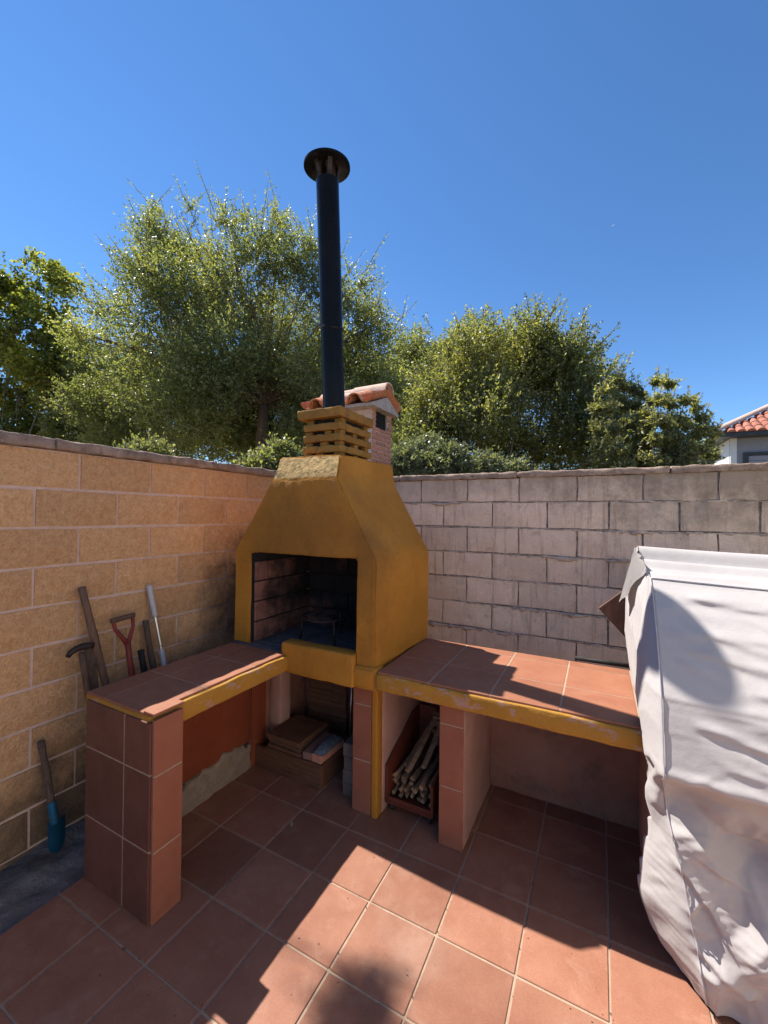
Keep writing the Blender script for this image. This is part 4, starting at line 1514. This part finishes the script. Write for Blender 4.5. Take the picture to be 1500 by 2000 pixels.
# ------------------------------------------------------------------ small litter on the floor
def litter(x, y, a, s, mat, label, cat='leaf'):
    bm = bmesh.new()
    pts = [(0, -1, 0), (.35, -.3, .12), (.3, .4, .15), (0, 1, .02), (-.3, .4, .18), (-.35, -.3, .14), (0, 0, .04)]
    vv = [bm.verts.new(Vector(p) * s) for p in pts]
    for i in range(6):
        bm.faces.new((vv[6], vv[i], vv[(i + 1) % 6]))
    me = fin(bm, 'dry_leaf', 0)
    o = link('dry_leaf', me, mat)
    o.location = (x, y, 0.0025)
    o.rotation_euler = (0, 0, a)
    tag(o, label, cat)
    return o


DRY = MAT('dry_leaf_litter', (0.26, 0.20, 0.13), (0.40, 0.32, 0.22), 30, 0.9, jitter=0.2)
litter(1.06, -1.50, .7, .022, DRY, 'larger pale dry leaf on the shaded floor before the wooden box')
litter(1.08, -1.39, -.4, .013, DRY, 'tiny pale dry leaf on the shaded floor before the wooden box')


def grit():
    rnd = random.Random(5)
    V, F = [], []
    for k in range(420):
        x, y = rnd.uniform(.5, 3.6), rnd.uniform(-3.0, -1.25)
        if rnd.random() < .35:
            x = FX0 + P * round((x - FX0) / P) + rnd.uniform(-.006, .006)
        elif rnd.random() < .3:
            y = FY0 + P * round((y - FY0) / P) + rnd.uniform(-.006, .006)
        r = rnd.uniform(.0012, .0038) * (2.0 if rnd.random() < .06 else 1)
        a = rnd.uniform(0, 6.28)
        o = len(V)
        for t in range(3):
            V.append((x + r * 1.5 * math.cos(a + t * 2.1), y + r * math.sin(a + t * 2.1), 0.0012))
        V.append((x, y, 0.0012 + r * .8))
        F += [(o, o + 1, o + 3), (o + 1, o + 2, o + 3), (o + 2, o, o + 3)]
    me = bpy.data.meshes.new('floor_grit')
    me.from_pydata(V, [], F)
    me.update()
    o = link('floor_grit', me, BK)
    o['kind'] = 'stuff'
    tag(o, 'dark grit and crumbs scattered over the terracotta floor', 'grit')


grit()


# ------------------------------------------------------------------ trees and shrubs
def quad_mesh(name, V, nq, tone, mat):
    me = bpy.data.meshes.new(name)
    me.vertices.add(len(V))
    me.vertices.foreach_set('co', V.astype(np.float32).ravel())
    me.loops.add(nq * 4)
    me.loops.foreach_set('vertex_index', np.arange(nq * 4, dtype=np.int32))
    me.polygons.add(nq)
    me.polygons.foreach_set('loop_start', np.arange(0, nq * 4, 4, dtype=np.int32))
    me.polygons.foreach_set('loop_total', np.full(nq, 4, dtype=np.int32))
    at = me.attributes.new('tone', 'FLOAT', 'FACE')
    at.data.foreach_set('value', tone.astype(np.float32))
    me.update(calc_edges=True)
    me.materials.append(mat)
    return me


def unit(a):
    return a / (np.linalg.norm(a, axis=-1, keepdims=True) + 1e-9)


def clumpy(p, rng, scale):
    s = 0
    for _ in range(5):
        k = rng.normal(size=3) * scale
        s = s + np.sin(p @ k + rng.uniform(0, 6.28))
    return s / 5


def leaves_on(twa, twb, droop, nl, L, W, rng, tone_bias=0.0):
    """twa, twb: twig ends (n,3); nl leaves along each twig, gently curved"""
    n = len(twa)
    t = (np.arange(nl)[None, :] + rng.uniform(0, 1, (n, nl))) / nl
    base = twa[:, None, :] * (1 - t[..., None]) + twb[:, None, :] * t[..., None]
    base[..., 2] -= droop * (t ** 2) * np.linalg.norm(twb - twa, axis=1)[:, None]
    d = unit(twb - twa)[:, None, :]
    axis = unit(d * 0.7 + rng.normal(size=(n, nl, 3)) * 0.65 + np.array([0, 0, -0.12]))
    nrm = rng.normal(size=(n, nl, 3)) * 0.75 + np.array([-0.25, -0.15, 0.75])
    side = unit(np.cross(axis, nrm))
    ll = L * rng.uniform(0.65, 1.2, (n, nl, 1))
    ww = W * rng.uniform(0.7, 1.2, (n, nl, 1))
    base = base + rng.normal(size=base.shape) * 0.012
    v0 = base
    v1 = base + axis * ll * 0.45 + side * ww * 0.5
    v2 = base + axis * ll
    v3 = base + axis * ll * 0.45 - side * ww * 0.5
    V = np.stack([v0, v1, v2, v3], 2).reshape(-1, 3)
    tone = rng.normal(0.42 + tone_bias, 0.2, (n, nl))
    tw_tone = rng.normal(0, 0.13, (n, 1))
    tone = np.clip(tone + tw_tone, 0, 1).ravel()
    return V, tone


def bez(a, b, c, n):
    return [a * (1 - t) ** 2 + b * 2 * t * (1 - t) + c * t * t for t in [i / n for i in range(n + 1)]]


def tree(name, label, cat, base, lobes, leaf, bark, n_twig, nl, L, W, seed, trunk_r=0.14, fork=None, twig=(0.25, 0.55), up=0.35, droop=0.15,
         stems=1, group=None, hole=-0.25, shell=0.45, limb_show=5, shoots=0, shoot_len=1.0):
    rng = np.random.default_rng(seed)
    root = thing(name, label, cat, tuple(base), group)
    B0 = Vector(base)
    fk = Vector(fork) if fork is not None else Vector(base) + Vector((0, 0, 1.2))
    lob = np.array([[*l[:3], *l[3:6]] if len(l) == 6 else [*l[:3], l[3], l[3], l[3]] for l in lobes], float)
    # wood
    specs = []
    forks = []
    for s in range(stems):
        off = Vector((rng.normal() * .25, rng.normal() * .25, 0)) * (stems > 1)
        f_ = fk + off * 2.0 + Vector((0, 0, rng.normal() * .2)) * (stems > 1)
        mid = (B0 + f_) / 2 + Vector((rng.normal() * .08, rng.normal() * .08, 0))
        specs.append((bez(B0 + off, mid, f_, 8), [trunk_r * (1.25 - .5 * i / 8) for i in range(9)], 9))
        forks.append(f_)
    for l in lob:
        f_ = forks[int(rng.integers(len(forks)))]
        c = Vector(l[:3])
        ctrl = f_.lerp(c, .45) + Vector((rng.normal() * .2, rng.normal() * .2, .25 + .1 * rng.normal()))
        r0 = trunk_r * (rng.uniform(.34, .58) if rng.uniform() < .34 and l[2] > fk.z + .3 else rng.uniform(.08, .16))
        pts = bez(f_, ctrl, c, 8)
        specs.append((pts, [r0 * (1 - .75 * i / 8) for i in range(9)], 6))
        for k in range(limb_show):
            d = Vector(unit(rng.normal(size=3) + np.array([0, 0, .35])))
            e = c + Vector((d.x * l[3], d.y * l[4], d.z * l[5])) * rng.uniform(.55, .9)
            st = pts[int(rng.integers(4, 9))]
            ct = st.lerp(e, .5) + Vector(rng.normal(size=3) * .12)
            specs.append((bez(st, ct, e, 4), [r0 * .26 * (1 - .75 * i / 4) for i in range(5)], 4))
    # twigs with leaves
    w = lob[:, 3] * lob[:, 4] * lob[:, 5]
    w = w ** .75
    pick = rng.choice(len(lob), size=n_twig, p=w / w.sum())
    lb = lob[pick]
    d = unit(rng.normal(size=(n_twig, 3)))
    r = rng.uniform(0, 1, (n_twig, 1)) ** shell
    p = lb[:, :3] + d * lb[:, 3:6] * r
    keep = clumpy(p, rng, 2.6) > hole
    p, d, lb, r = p[keep], d[keep], lb[keep], r[keep]
    n = len(p)
    dirv = unit(d * 0.75 + np.array([0, 0, up]) + rng.normal(size=(n, 3)) * 0.45)
    ln = rng.uniform(twig[0], twig[1], (n, 1)) * np.where(r > .9, rng.uniform(0.8, 1.5, (n, 1)), 1)
    a = p - dirv * ln * .4
    b = p + dirv * ln * .6
    V, tone = leaves_on(a, b, droop, nl, L, W, rng)
    cl = clumpy(p, rng, 1.7) * .34 + clumpy(p, rng, 4.5) * .16
    tone = np.clip(tone + np.repeat(cl, nl), 0, 1)
    if shoots:
        # long feathery shoots that break the outline
        zc_ = np.quantile(p[:, 2], .45)
        cand = np.where((r[:, 0] > .93) & (p[:, 2] > zc_) & (d[:, 2] > .0))[0]
        ch = cand[rng.permutation(len(cand))[:shoots]]
        sd_ = unit(d[ch] * .9 + np.array([0, 0, .75]) + rng.normal(size=(len(ch), 3)) * .3)
        sl_n = rng.uniform(.35, 1.0, (len(ch), 1)) * shoot_len
        sa, sb = p[ch], p[ch] + sd_ * sl_n
        V2, t2 = leaves_on(sa, sb, .06, 30, L * .9, W * .8, rng, .05)
        V = np.concatenate([V, V2])
        tone = np.concatenate([tone, t2])
        for i in range(len(ch)):
            specs.append(([Vector(sa[i]), Vector((sa[i] + sb[i]) / 2), Vector(sb[i])], [.008, .006, .002], 3))
    link('crown', quad_mesh('crown', V, len(V) // 4, tone, leaf), None, root)
    sel = rng.permutation(n)[:min(n, 700)]
    for i in sel:
        A, Bb = Vector(a[i]), Vector(b[i])
        Bb.z -= droop * (Bb - A).length
        specs.append(([A, (A + Bb) / 2 + Vector((0, 0, .02)), Bb], [.006, .005, .003], 3))
    tubes('trunk', specs, bark, root)
    return root


def lobpx(lst, dep, spread, seed):
    """crown masses given by bearing, elevation and apparent size (1/804.5 radian units), each set at its own distance"""
    rng = np.random.default_rng(seed)
    out = []
    for bx, by, br in lst:
        dd = dep + rng.uniform(-spread, spread)
        k_ = dd / 804.5
        q = G((bx - 750) * k_, dd, 1.66 + (1000 - by) * k_)
        r_ = br * dep / 804.5
        out.append((q.x, q.y, q.z, r_, r_, r_ * .92))
    return out


# the big fine-leaved tree beyond the corner
DA = 10.0
A_l = [(283, 430, 26), (300, 405, 17), (345, 412, 20), (362, 400, 14), (432, 425, 22), (470, 420, 16), (540, 425, 24), (525, 408, 13), (598, 468, 24), (700, 545, 24), (240, 520, 22), (300, 470, 40), (285, 545, 58), (355, 480, 48), (405, 500, 45), (450, 500, 52), (505, 505, 50), (555, 495, 52), (350, 560, 72), (480, 570, 70), (215, 600, 48), (150, 650, 40),
       (610, 560, 62), (390, 620, 80), (560, 610, 80), (660, 630, 70), (720, 630, 52), (760, 680, 38), (260, 650, 65), (180, 710, 60), (310, 700, 85), (430, 700, 85), (550, 690, 85),
       (700, 710, 75), (600, 770, 80), (480, 790, 75), (360, 790, 80), (240, 790, 70), (160, 790, 50), (735, 780, 55), (330, 860, 65), (470, 860, 65), (220, 870, 55), (600, 850, 65), (700, 850, 65)]
tree('elm_tree', 'large fine-leaved green tree with a reddish trunk rising behind the barbecue', 'tree', G(-3.35, DA, -0.16),
     lobpx(A_l, DA, 1.3, 1) + lobpx([(330, 720, 60), (420, 755, 60), (610, 720, 55), (250, 750, 60), (655, 770, 55)], 8.7, .3, 11), LFA, BARK, 21000, 15, 0.066, 0.034, 21, 0.16, G(-2.95, DA, 4.3), (0.3, 0.75), 0.42, 0.12, hole=-0.20, shell=.38, shoots=420, shoot_len=.95)
# tree at the far left with yellowish tops
DB = 12.5
B_l = [(15, 560, 55), (70, 545, 42), (108, 545, 38), (30, 640, 65), (105, 630, 50), (20, 730, 55), (95, 720, 55), (-70, 560, 80), (-80, 680, 90), (50, 800, 50), (125, 790, 45), (130, 690, 40),
       (10, 850, 45), (85, 850, 45), (-60, 800, 80), (-160, 600, 90)]
tree('plane_tree', 'dense dark tree with yellowish tops and slender trunks beyond the sand-orange wall', 'tree', G(-10.6, DB, -0.16),
     lobpx(B_l, DB, 1.0, 2), LFB, BARKG, 8000, 14, 0.105, 0.08, 22, 0.10, G(-10.5, DB, 3.4), (0.3, 0.6), 0.35, 0.2, stems=4, hole=-0.15, limb_show=4)
# rounded shrub mass over the concrete wall
DD = 7.6
D_l = [(925, 670, 48), (1035, 655, 50), (985, 705, 72), (880, 710, 55), (1105, 690, 52), (1160, 740, 48), (850, 770, 62), (940, 785, 75), (1050, 775, 82),
       (1140, 805, 66), (1015, 725, 62), (1065, 725, 55), (830, 845, 58), (900, 860, 62), (1000, 865, 70), (1100, 870, 70), (1180, 880, 45), (1205, 800, 40), (1215, 860, 40), (790, 880, 40)]
tree('laurel_shrub', 'tall rounded light green shrub rising over the concrete block wall', 'shrub', G(2.2, DD, -0.16),
     lobpx(D_l, DD, .8, 3), LFD, BARKG, 12000, 14, 0.060, 0.031, 23, 0.07, G(2.2, DD, 1.3), (0.25, 0.6), 0.55, 0.05, stems=4, hole=-0.32, shell=.38, shoots=300, shoot_len=.5)
# dense dark bushes standing under and behind the large tree
for (nm, lst, sd_) in (('dense dark bush under the left side of the large tree', [(130, 760, 60), (200, 800, 70), (280, 760, 65), (260, 860, 70), (150, 860, 60)], 41),
                       ('dense dark bush behind the trunk of the large tree', [(370, 740, 70), (440, 800, 75), (510, 740, 70), (380, 850, 65), (500, 860, 70)], 42),
                       ('dense dark bush behind the flue pipe and its collar', [(590, 740, 70), (670, 700, 65), (660, 800, 75), (740, 760, 70), (760, 850, 65), (600, 850, 60)], 43)):
    mx = sum(l_[0] for l_ in lst) / len(lst)
    tree('dark_bush', nm, 'bush', G((mx - 750) / 804.5 * 12.0, 12.0, -0.16), lobpx(lst, 12.0, .5, sd_), LFA, BARK, 4200, 12, 0.105, 0.06, sd_, 0.05,
         G((mx - 750) / 804.5 * 12.0, 12.0, 1.8), (0.3, 0.6), 0.4, 0.1, stems=3, limb_show=2, hole=-0.6, shell=.36)
# a second tree farther behind, between the two
DC = 13.0
C_l = [(800, 690, 50), (850, 660, 50), (905, 650, 45), (770, 760, 60), (860, 740, 70), (800, 830, 60)]
tree('elm_tree', 'hazy green tree seen in the gap between the large tree and the rounded shrub', 'tree', G(1.2, DC, -0.16),
     lobpx(C_l, DC, .8, 4), LFA, BARK, 5200, 14, 0.08, 0.042, 24, 0.12, G(1.2, DC, 3.0), (0.3, 0.7), 0.4, 0.1)


def shooty(name, label, base, tips, leaf, bark, seed, L, W, per=26, side=7, cat='shrub'):
    """shrub of upright arching shoots, each shoot leafy along its length with short side twigs"""
    rng = np.random.default_rng(seed)
    root = thing(name, label, cat, tuple(base))
    ta, tb, specs = [], [], []
    for tip in tips:
        tip = Vector(tip)
        b = Vector(base) + Vector((rng.normal() * .25, rng.normal() * .25, 0))
        ctl = b.lerp(tip, .5) + Vector((rng.normal() * .06, rng.normal() * .06, .35))
        pts = bez(b, ctl, tip, 12)
        specs.append((pts, [.016 * (1 - .85 * i / 12) + .002 for i in range(13)], 5))
        for i in range(2, 12):
            ta.append(pts[i][:])
            tb.append(pts[i + 1][:])
            for s in range(side):
                dd = (pts[i + 1] - pts[i]).normalized()
                q = Vector(unit(rng.normal(size=3)))
                e = pts[i] + (dd * .75 + q * .7).normalized() * rng.uniform(.10, .42) * (1.3 - i / 13)
                ta.append(pts[i][:])
                tb.append(e[:])
                specs.append(([pts[i], e], [.004, .002], 3))
    V, tone = leaves_on(np.array(ta), np.array(tb), 0.02, per, L, W, rng)
    link('crown', quad_mesh('crown', V, len(V) // 4, tone, leaf), None, root)
    tubes('stem', specs, bark, root)
    return root


DE = 6.0


def pxp(x, y, dep):
    return G((x - 750) / 804.5 * dep, dep, 1.66 + (1000 - y) / 804.5 * dep)


E_t = [(1215, 715), (1245, 730), (1285, 700), (1303, 705), (1318, 745), (1345, 740), (1372, 752), (1385, 775), (1410, 805), (1395, 830), (1335, 790), (1265, 770), (1230, 790), (1300, 800),
       (1360, 840), (1405, 860), (1250, 840), (1310, 860), (1190, 760), (1210, 850), (1350, 890), (1275, 890), (1150, 695), (1178, 715), (1203, 700), (1232, 718), (1160, 760), (1200, 820), (1235, 760), (1290, 740), (1330, 850), (1380, 800), (1390, 890), (1255, 800), (1320, 820)]
rngE = np.random.default_rng(5)
shooty('privet_shrub', 'shrub of upright spiky glossy shoots between the rounded shrub and the house', G(3.72, DE, -0.16),
       [pxp(x, y, DE + rngE.uniform(-.5, .5)) for x, y in E_t], LFE, BARKG, 31, 0.062, 0.029, 14, 24)
# lower shrubs close behind the walls
F_l = [(255, 898, 26), (295, 890, 30)]
tree('low_shrub', 'low loose green shrub just behind the coping of the sand-orange wall', 'shrub', G(-4.0, 6.9, -.16),
     lobpx(F_l, 6.9, .4, 6), LFA, BARKG, 700, 14, 0.055, 0.026, 26, 0.03, G(-4.0, 6.9, 1.2), (0.2, 0.4), .5, .1, stems=3, limb_show=3)
F_l = [(505, 912, 26), (548, 892, 28), (600, 865, 36)]
tree('low_shrub', 'low dark green shrub tucked behind the barbecue hood', 'shrub', G(-1.4, 6.3, -.16),
     lobpx(F_l, 6.3, .5, 7), LFA, BARKG, 1300, 14, 0.062, 0.032, 27, 0.03, G(-1.4, 6.3, 1.2), (0.2, 0.45), .5, .1, stems=3, limb_show=3)
F_l = [(785, 905, 30), (830, 885, 34), (875, 900, 30), (945, 915, 28), (1010, 920, 22)]
tree('low_shrub', 'low silvery green shrub just behind the coping of the concrete wall', 'shrub', G(1.3, 5.7, -.16),
     lobpx(F_l, 5.7, .3, 8), LFG, BARKG, 3000, 14, 0.058, 0.030, 28, 0.03, G(1.3, 5.7, 1.2), (0.18, 0.4), .5, .1, stems=3, limb_show=3)

# a tall thin tree standing outside to the left, whose top throws soft shade on the sunlit tiles
TT = [(-4.28, -1.25, 9.1, .13, .10, .11), (-4.36, -1.35, 9.2, .09, .08, .09), (-4.20, -1.14, 9.0, .07, .06, .06)]
tree('poplar_tree', 'tall thin young tree standing outside the sand-orange wall', 'tree', (-4.75, -1.25, -0.16), TT, LFB, BARKG, 30, 9, 0.08, 0.05, 61, 0.035,
     (-4.5, -1.28, 8.3), (0.10, 0.2), .4, .1, limb_show=2, hole=-.6)

# ------------------------------------------------------------------ neighbouring house
HX, HY, HE = 6.40, 14.0, 4.30
HS = thing('house', 'neighbouring house with red clay tile roof beyond the spiky shrub', 'house', (HX + 5, HY + 5, -0.16))
box('wall', (HX, HY, -0.16), (HX + 11, HY + 10, HE), GREYW, HS, 0)
box('side_wall', (HX - .06, HY + .08, -0.16), (HX - .002, HY + 10, HE), WHITE, HS, 0)
box('corner_post', (HX - .06, HY - .06, -0.16), (HX + .10, HY - .002, HE), WHITE, HS, 0)
for k in range(4):
    wx = HX + .28 + 2.6 * k
    wd = link('window', None, None, HS)
    wd.location = (wx + 1.1, HY, 3.2)
    wd['wl'] = list(wd.location)
    box('frame', (wx, HY - .07, 2.2), (wx + 2.3, HY - .003, 2.28), GUT, wd, 0.004)
    box('frame', (wx, HY - .07, 3.72), (wx + 2.3, HY - .003, 3.82), GUT, wd, 0.004)
    box('frame', (wx, HY - .07, 2.2805), (wx + .12, HY - .003, 3.7195), GUT, wd, 0.004)
    box('frame', (wx + 2.18, HY - .07, 2.2805), (wx + 2.3, HY - .003, 3.7195), GUT, wd, 0.004)
    for s in range(9):
        box('shutter_slat', (wx + .1205, HY - .045, 2.285 + .158 * s), (wx + 2.1795, HY - .010, 2.285 + .158 * s + .150), GREYW, wd, 0.004)
box('gutter', (HX - .45, HY - .50, HE), (HX + 11.4, HY - .36, HE + .12), GUT, HS, 0.01)
box('eaves', (HX - .45, HY - .3595, HE + .001), (HX + 11.4, HY + 10.4, HE + .10), GUT, HS, 0.01)
# hip roof of rounded tile rows: front slope towards the viewer, left slope along the side
rise = 0.56
hh = 5.2


def roof_tile_mesh():
    bm = bmesh.new()
    seg = 5
    A, Bv = [], []
    for i in range(seg + 1):
        a = math.pi * i / seg
        A.append(bm.verts.new((math.cos(a) * .115, -.21, math.sin(a) * .085)))
        Bv.append(bm.verts.new((math.cos(a) * .10, .21, math.sin(a) * .072 - .012)))
    for i in range(seg):
        bm.faces.new((A[i], A[i + 1], Bv[i + 1], Bv[i]))
    bm.faces.new(A[::-1])
    return fin(bm, 'roof_tile', 60)


rt_me = roof_tile_mesh()
rt_me.materials.append(HR)
HRf = link('roof', None, None, HS)
HRf.location = (HX + 5, HY + 5, HE + .1)
HRf['wl'] = list(HRf.location)


def hip():
    bm = bmesh.new()
    x0, x1, y0, y1, z0 = HX - .5, HX + 11.5, HY - .5, HY + 10.5, HE + .125
    m = (y1 - y0) / 2
    v = [bm.verts.new(p) for p in ((x0, y0, z0), (x1, y0, z0), (x1, y1, z0), (x0, y1, z0), (x0 + m, y0 + m, z0 + m * rise), (x1 - m, y0 + m, z0 + m * rise))]
    for f in ((0, 1, 5, 4), (1, 2, 5), (2, 3, 4, 5), (3, 0, 4), (3, 2, 1, 0)):
        bm.faces.new([v[i] for i in f])
    return fin(bm, 'roof_bed', 0)


link('roof_bed', hip(), HR, HRf)
sl_ = math.atan(rise)
for i in range(16):
    for j in range(8):
        x = HX - .38 + .245 * i
        y = HY - .34 + .36 * j * math.cos(sl_)
        if x - (HX - .5) < y - (HY - .5) + .02:
            continue
        t = link('roof_tile', rt_me, HR, HRf)
        t.location = (x, y, HE + .145 + (y - HY + .5) * rise)
        t.rotation_euler = (sl_, 0, 0)
for k in range(9):
    d = .30 * k
    barrel('ridge_tile', (HX - .55 + d, HY - .55 + d, HE + .17 + d * rise), (HX - .20 + d, HY - .20 + d, HE + .19 + (d + .33) * rise), .13, .12, (-.2, -.2, 1), RTP, HRf, .015, 6)

# ------------------------------------------------------------------ unseen white wall, added to bounce sunlight onto the sand-orange wall and hood
HO = thing('bounce_wall', 'unseen white rendered wall added opposite the sand-orange wall to bounce sunlight', 'wall', (4.43, -3.3, -0.16))
CREAM = MAT('white_render', (0.78, 0.72, 0.62), (0.82, 0.77, 0.68), 4, 0.92, jitter=0, bumps=[(70, 0.3, 0.004)])
box('render', (4.32, -6.1, -0.16), (4.54, -0.03, 2.70), CREAM, HO, 0.01)
for k in range(6):
    box('coping_stone', (4.29, -6.1 + 1.012 * k, 2.701), (4.57, -5.092 + 1.012 * k, 2.75), CP, HO, 0.006)

# ------------------------------------------------------------------ a far aircraft, a white speck in the sky
ac = CAM + (rgt * ((1198 - 750) / 804.5) + upv * ((1000 - 440) / 804.5) + fwd) * 2400
ACR = thing('aircraft', 'tiny white aircraft high in the clear blue sky', 'aircraft', tuple(ac))
ad = (rgt * .75 + upv * .55 + fwd * .3).normalized()
ASH = MAT('aircraft_white', (0.8, 0.8, 0.8), (0.85, 0.85, 0.85), .1, .4, jitter=0)
tubes('fuselage', [([ac - ad * 11, ac - ad * 9, ac, ac + ad * 9, ac + ad * 11], [.4, 1.6, 1.9, 1.7, .3], 10)], ASH, ACR)
wv = ad.cross(upv).normalized()
for s in (-1, 1):
    tubes('wing', [([ac, ac + wv * s * 10 - ad * 3], [1.4, .5], 4)], ASH, ACR)
tubes('tail_fin', [([ac - ad * 9, ac - ad * 11 + upv * 4], [1.1, .5], 4)], ASH, ACR)
for o in bpy.data.objects:
    if 'wl' in o:
        del o['wl']
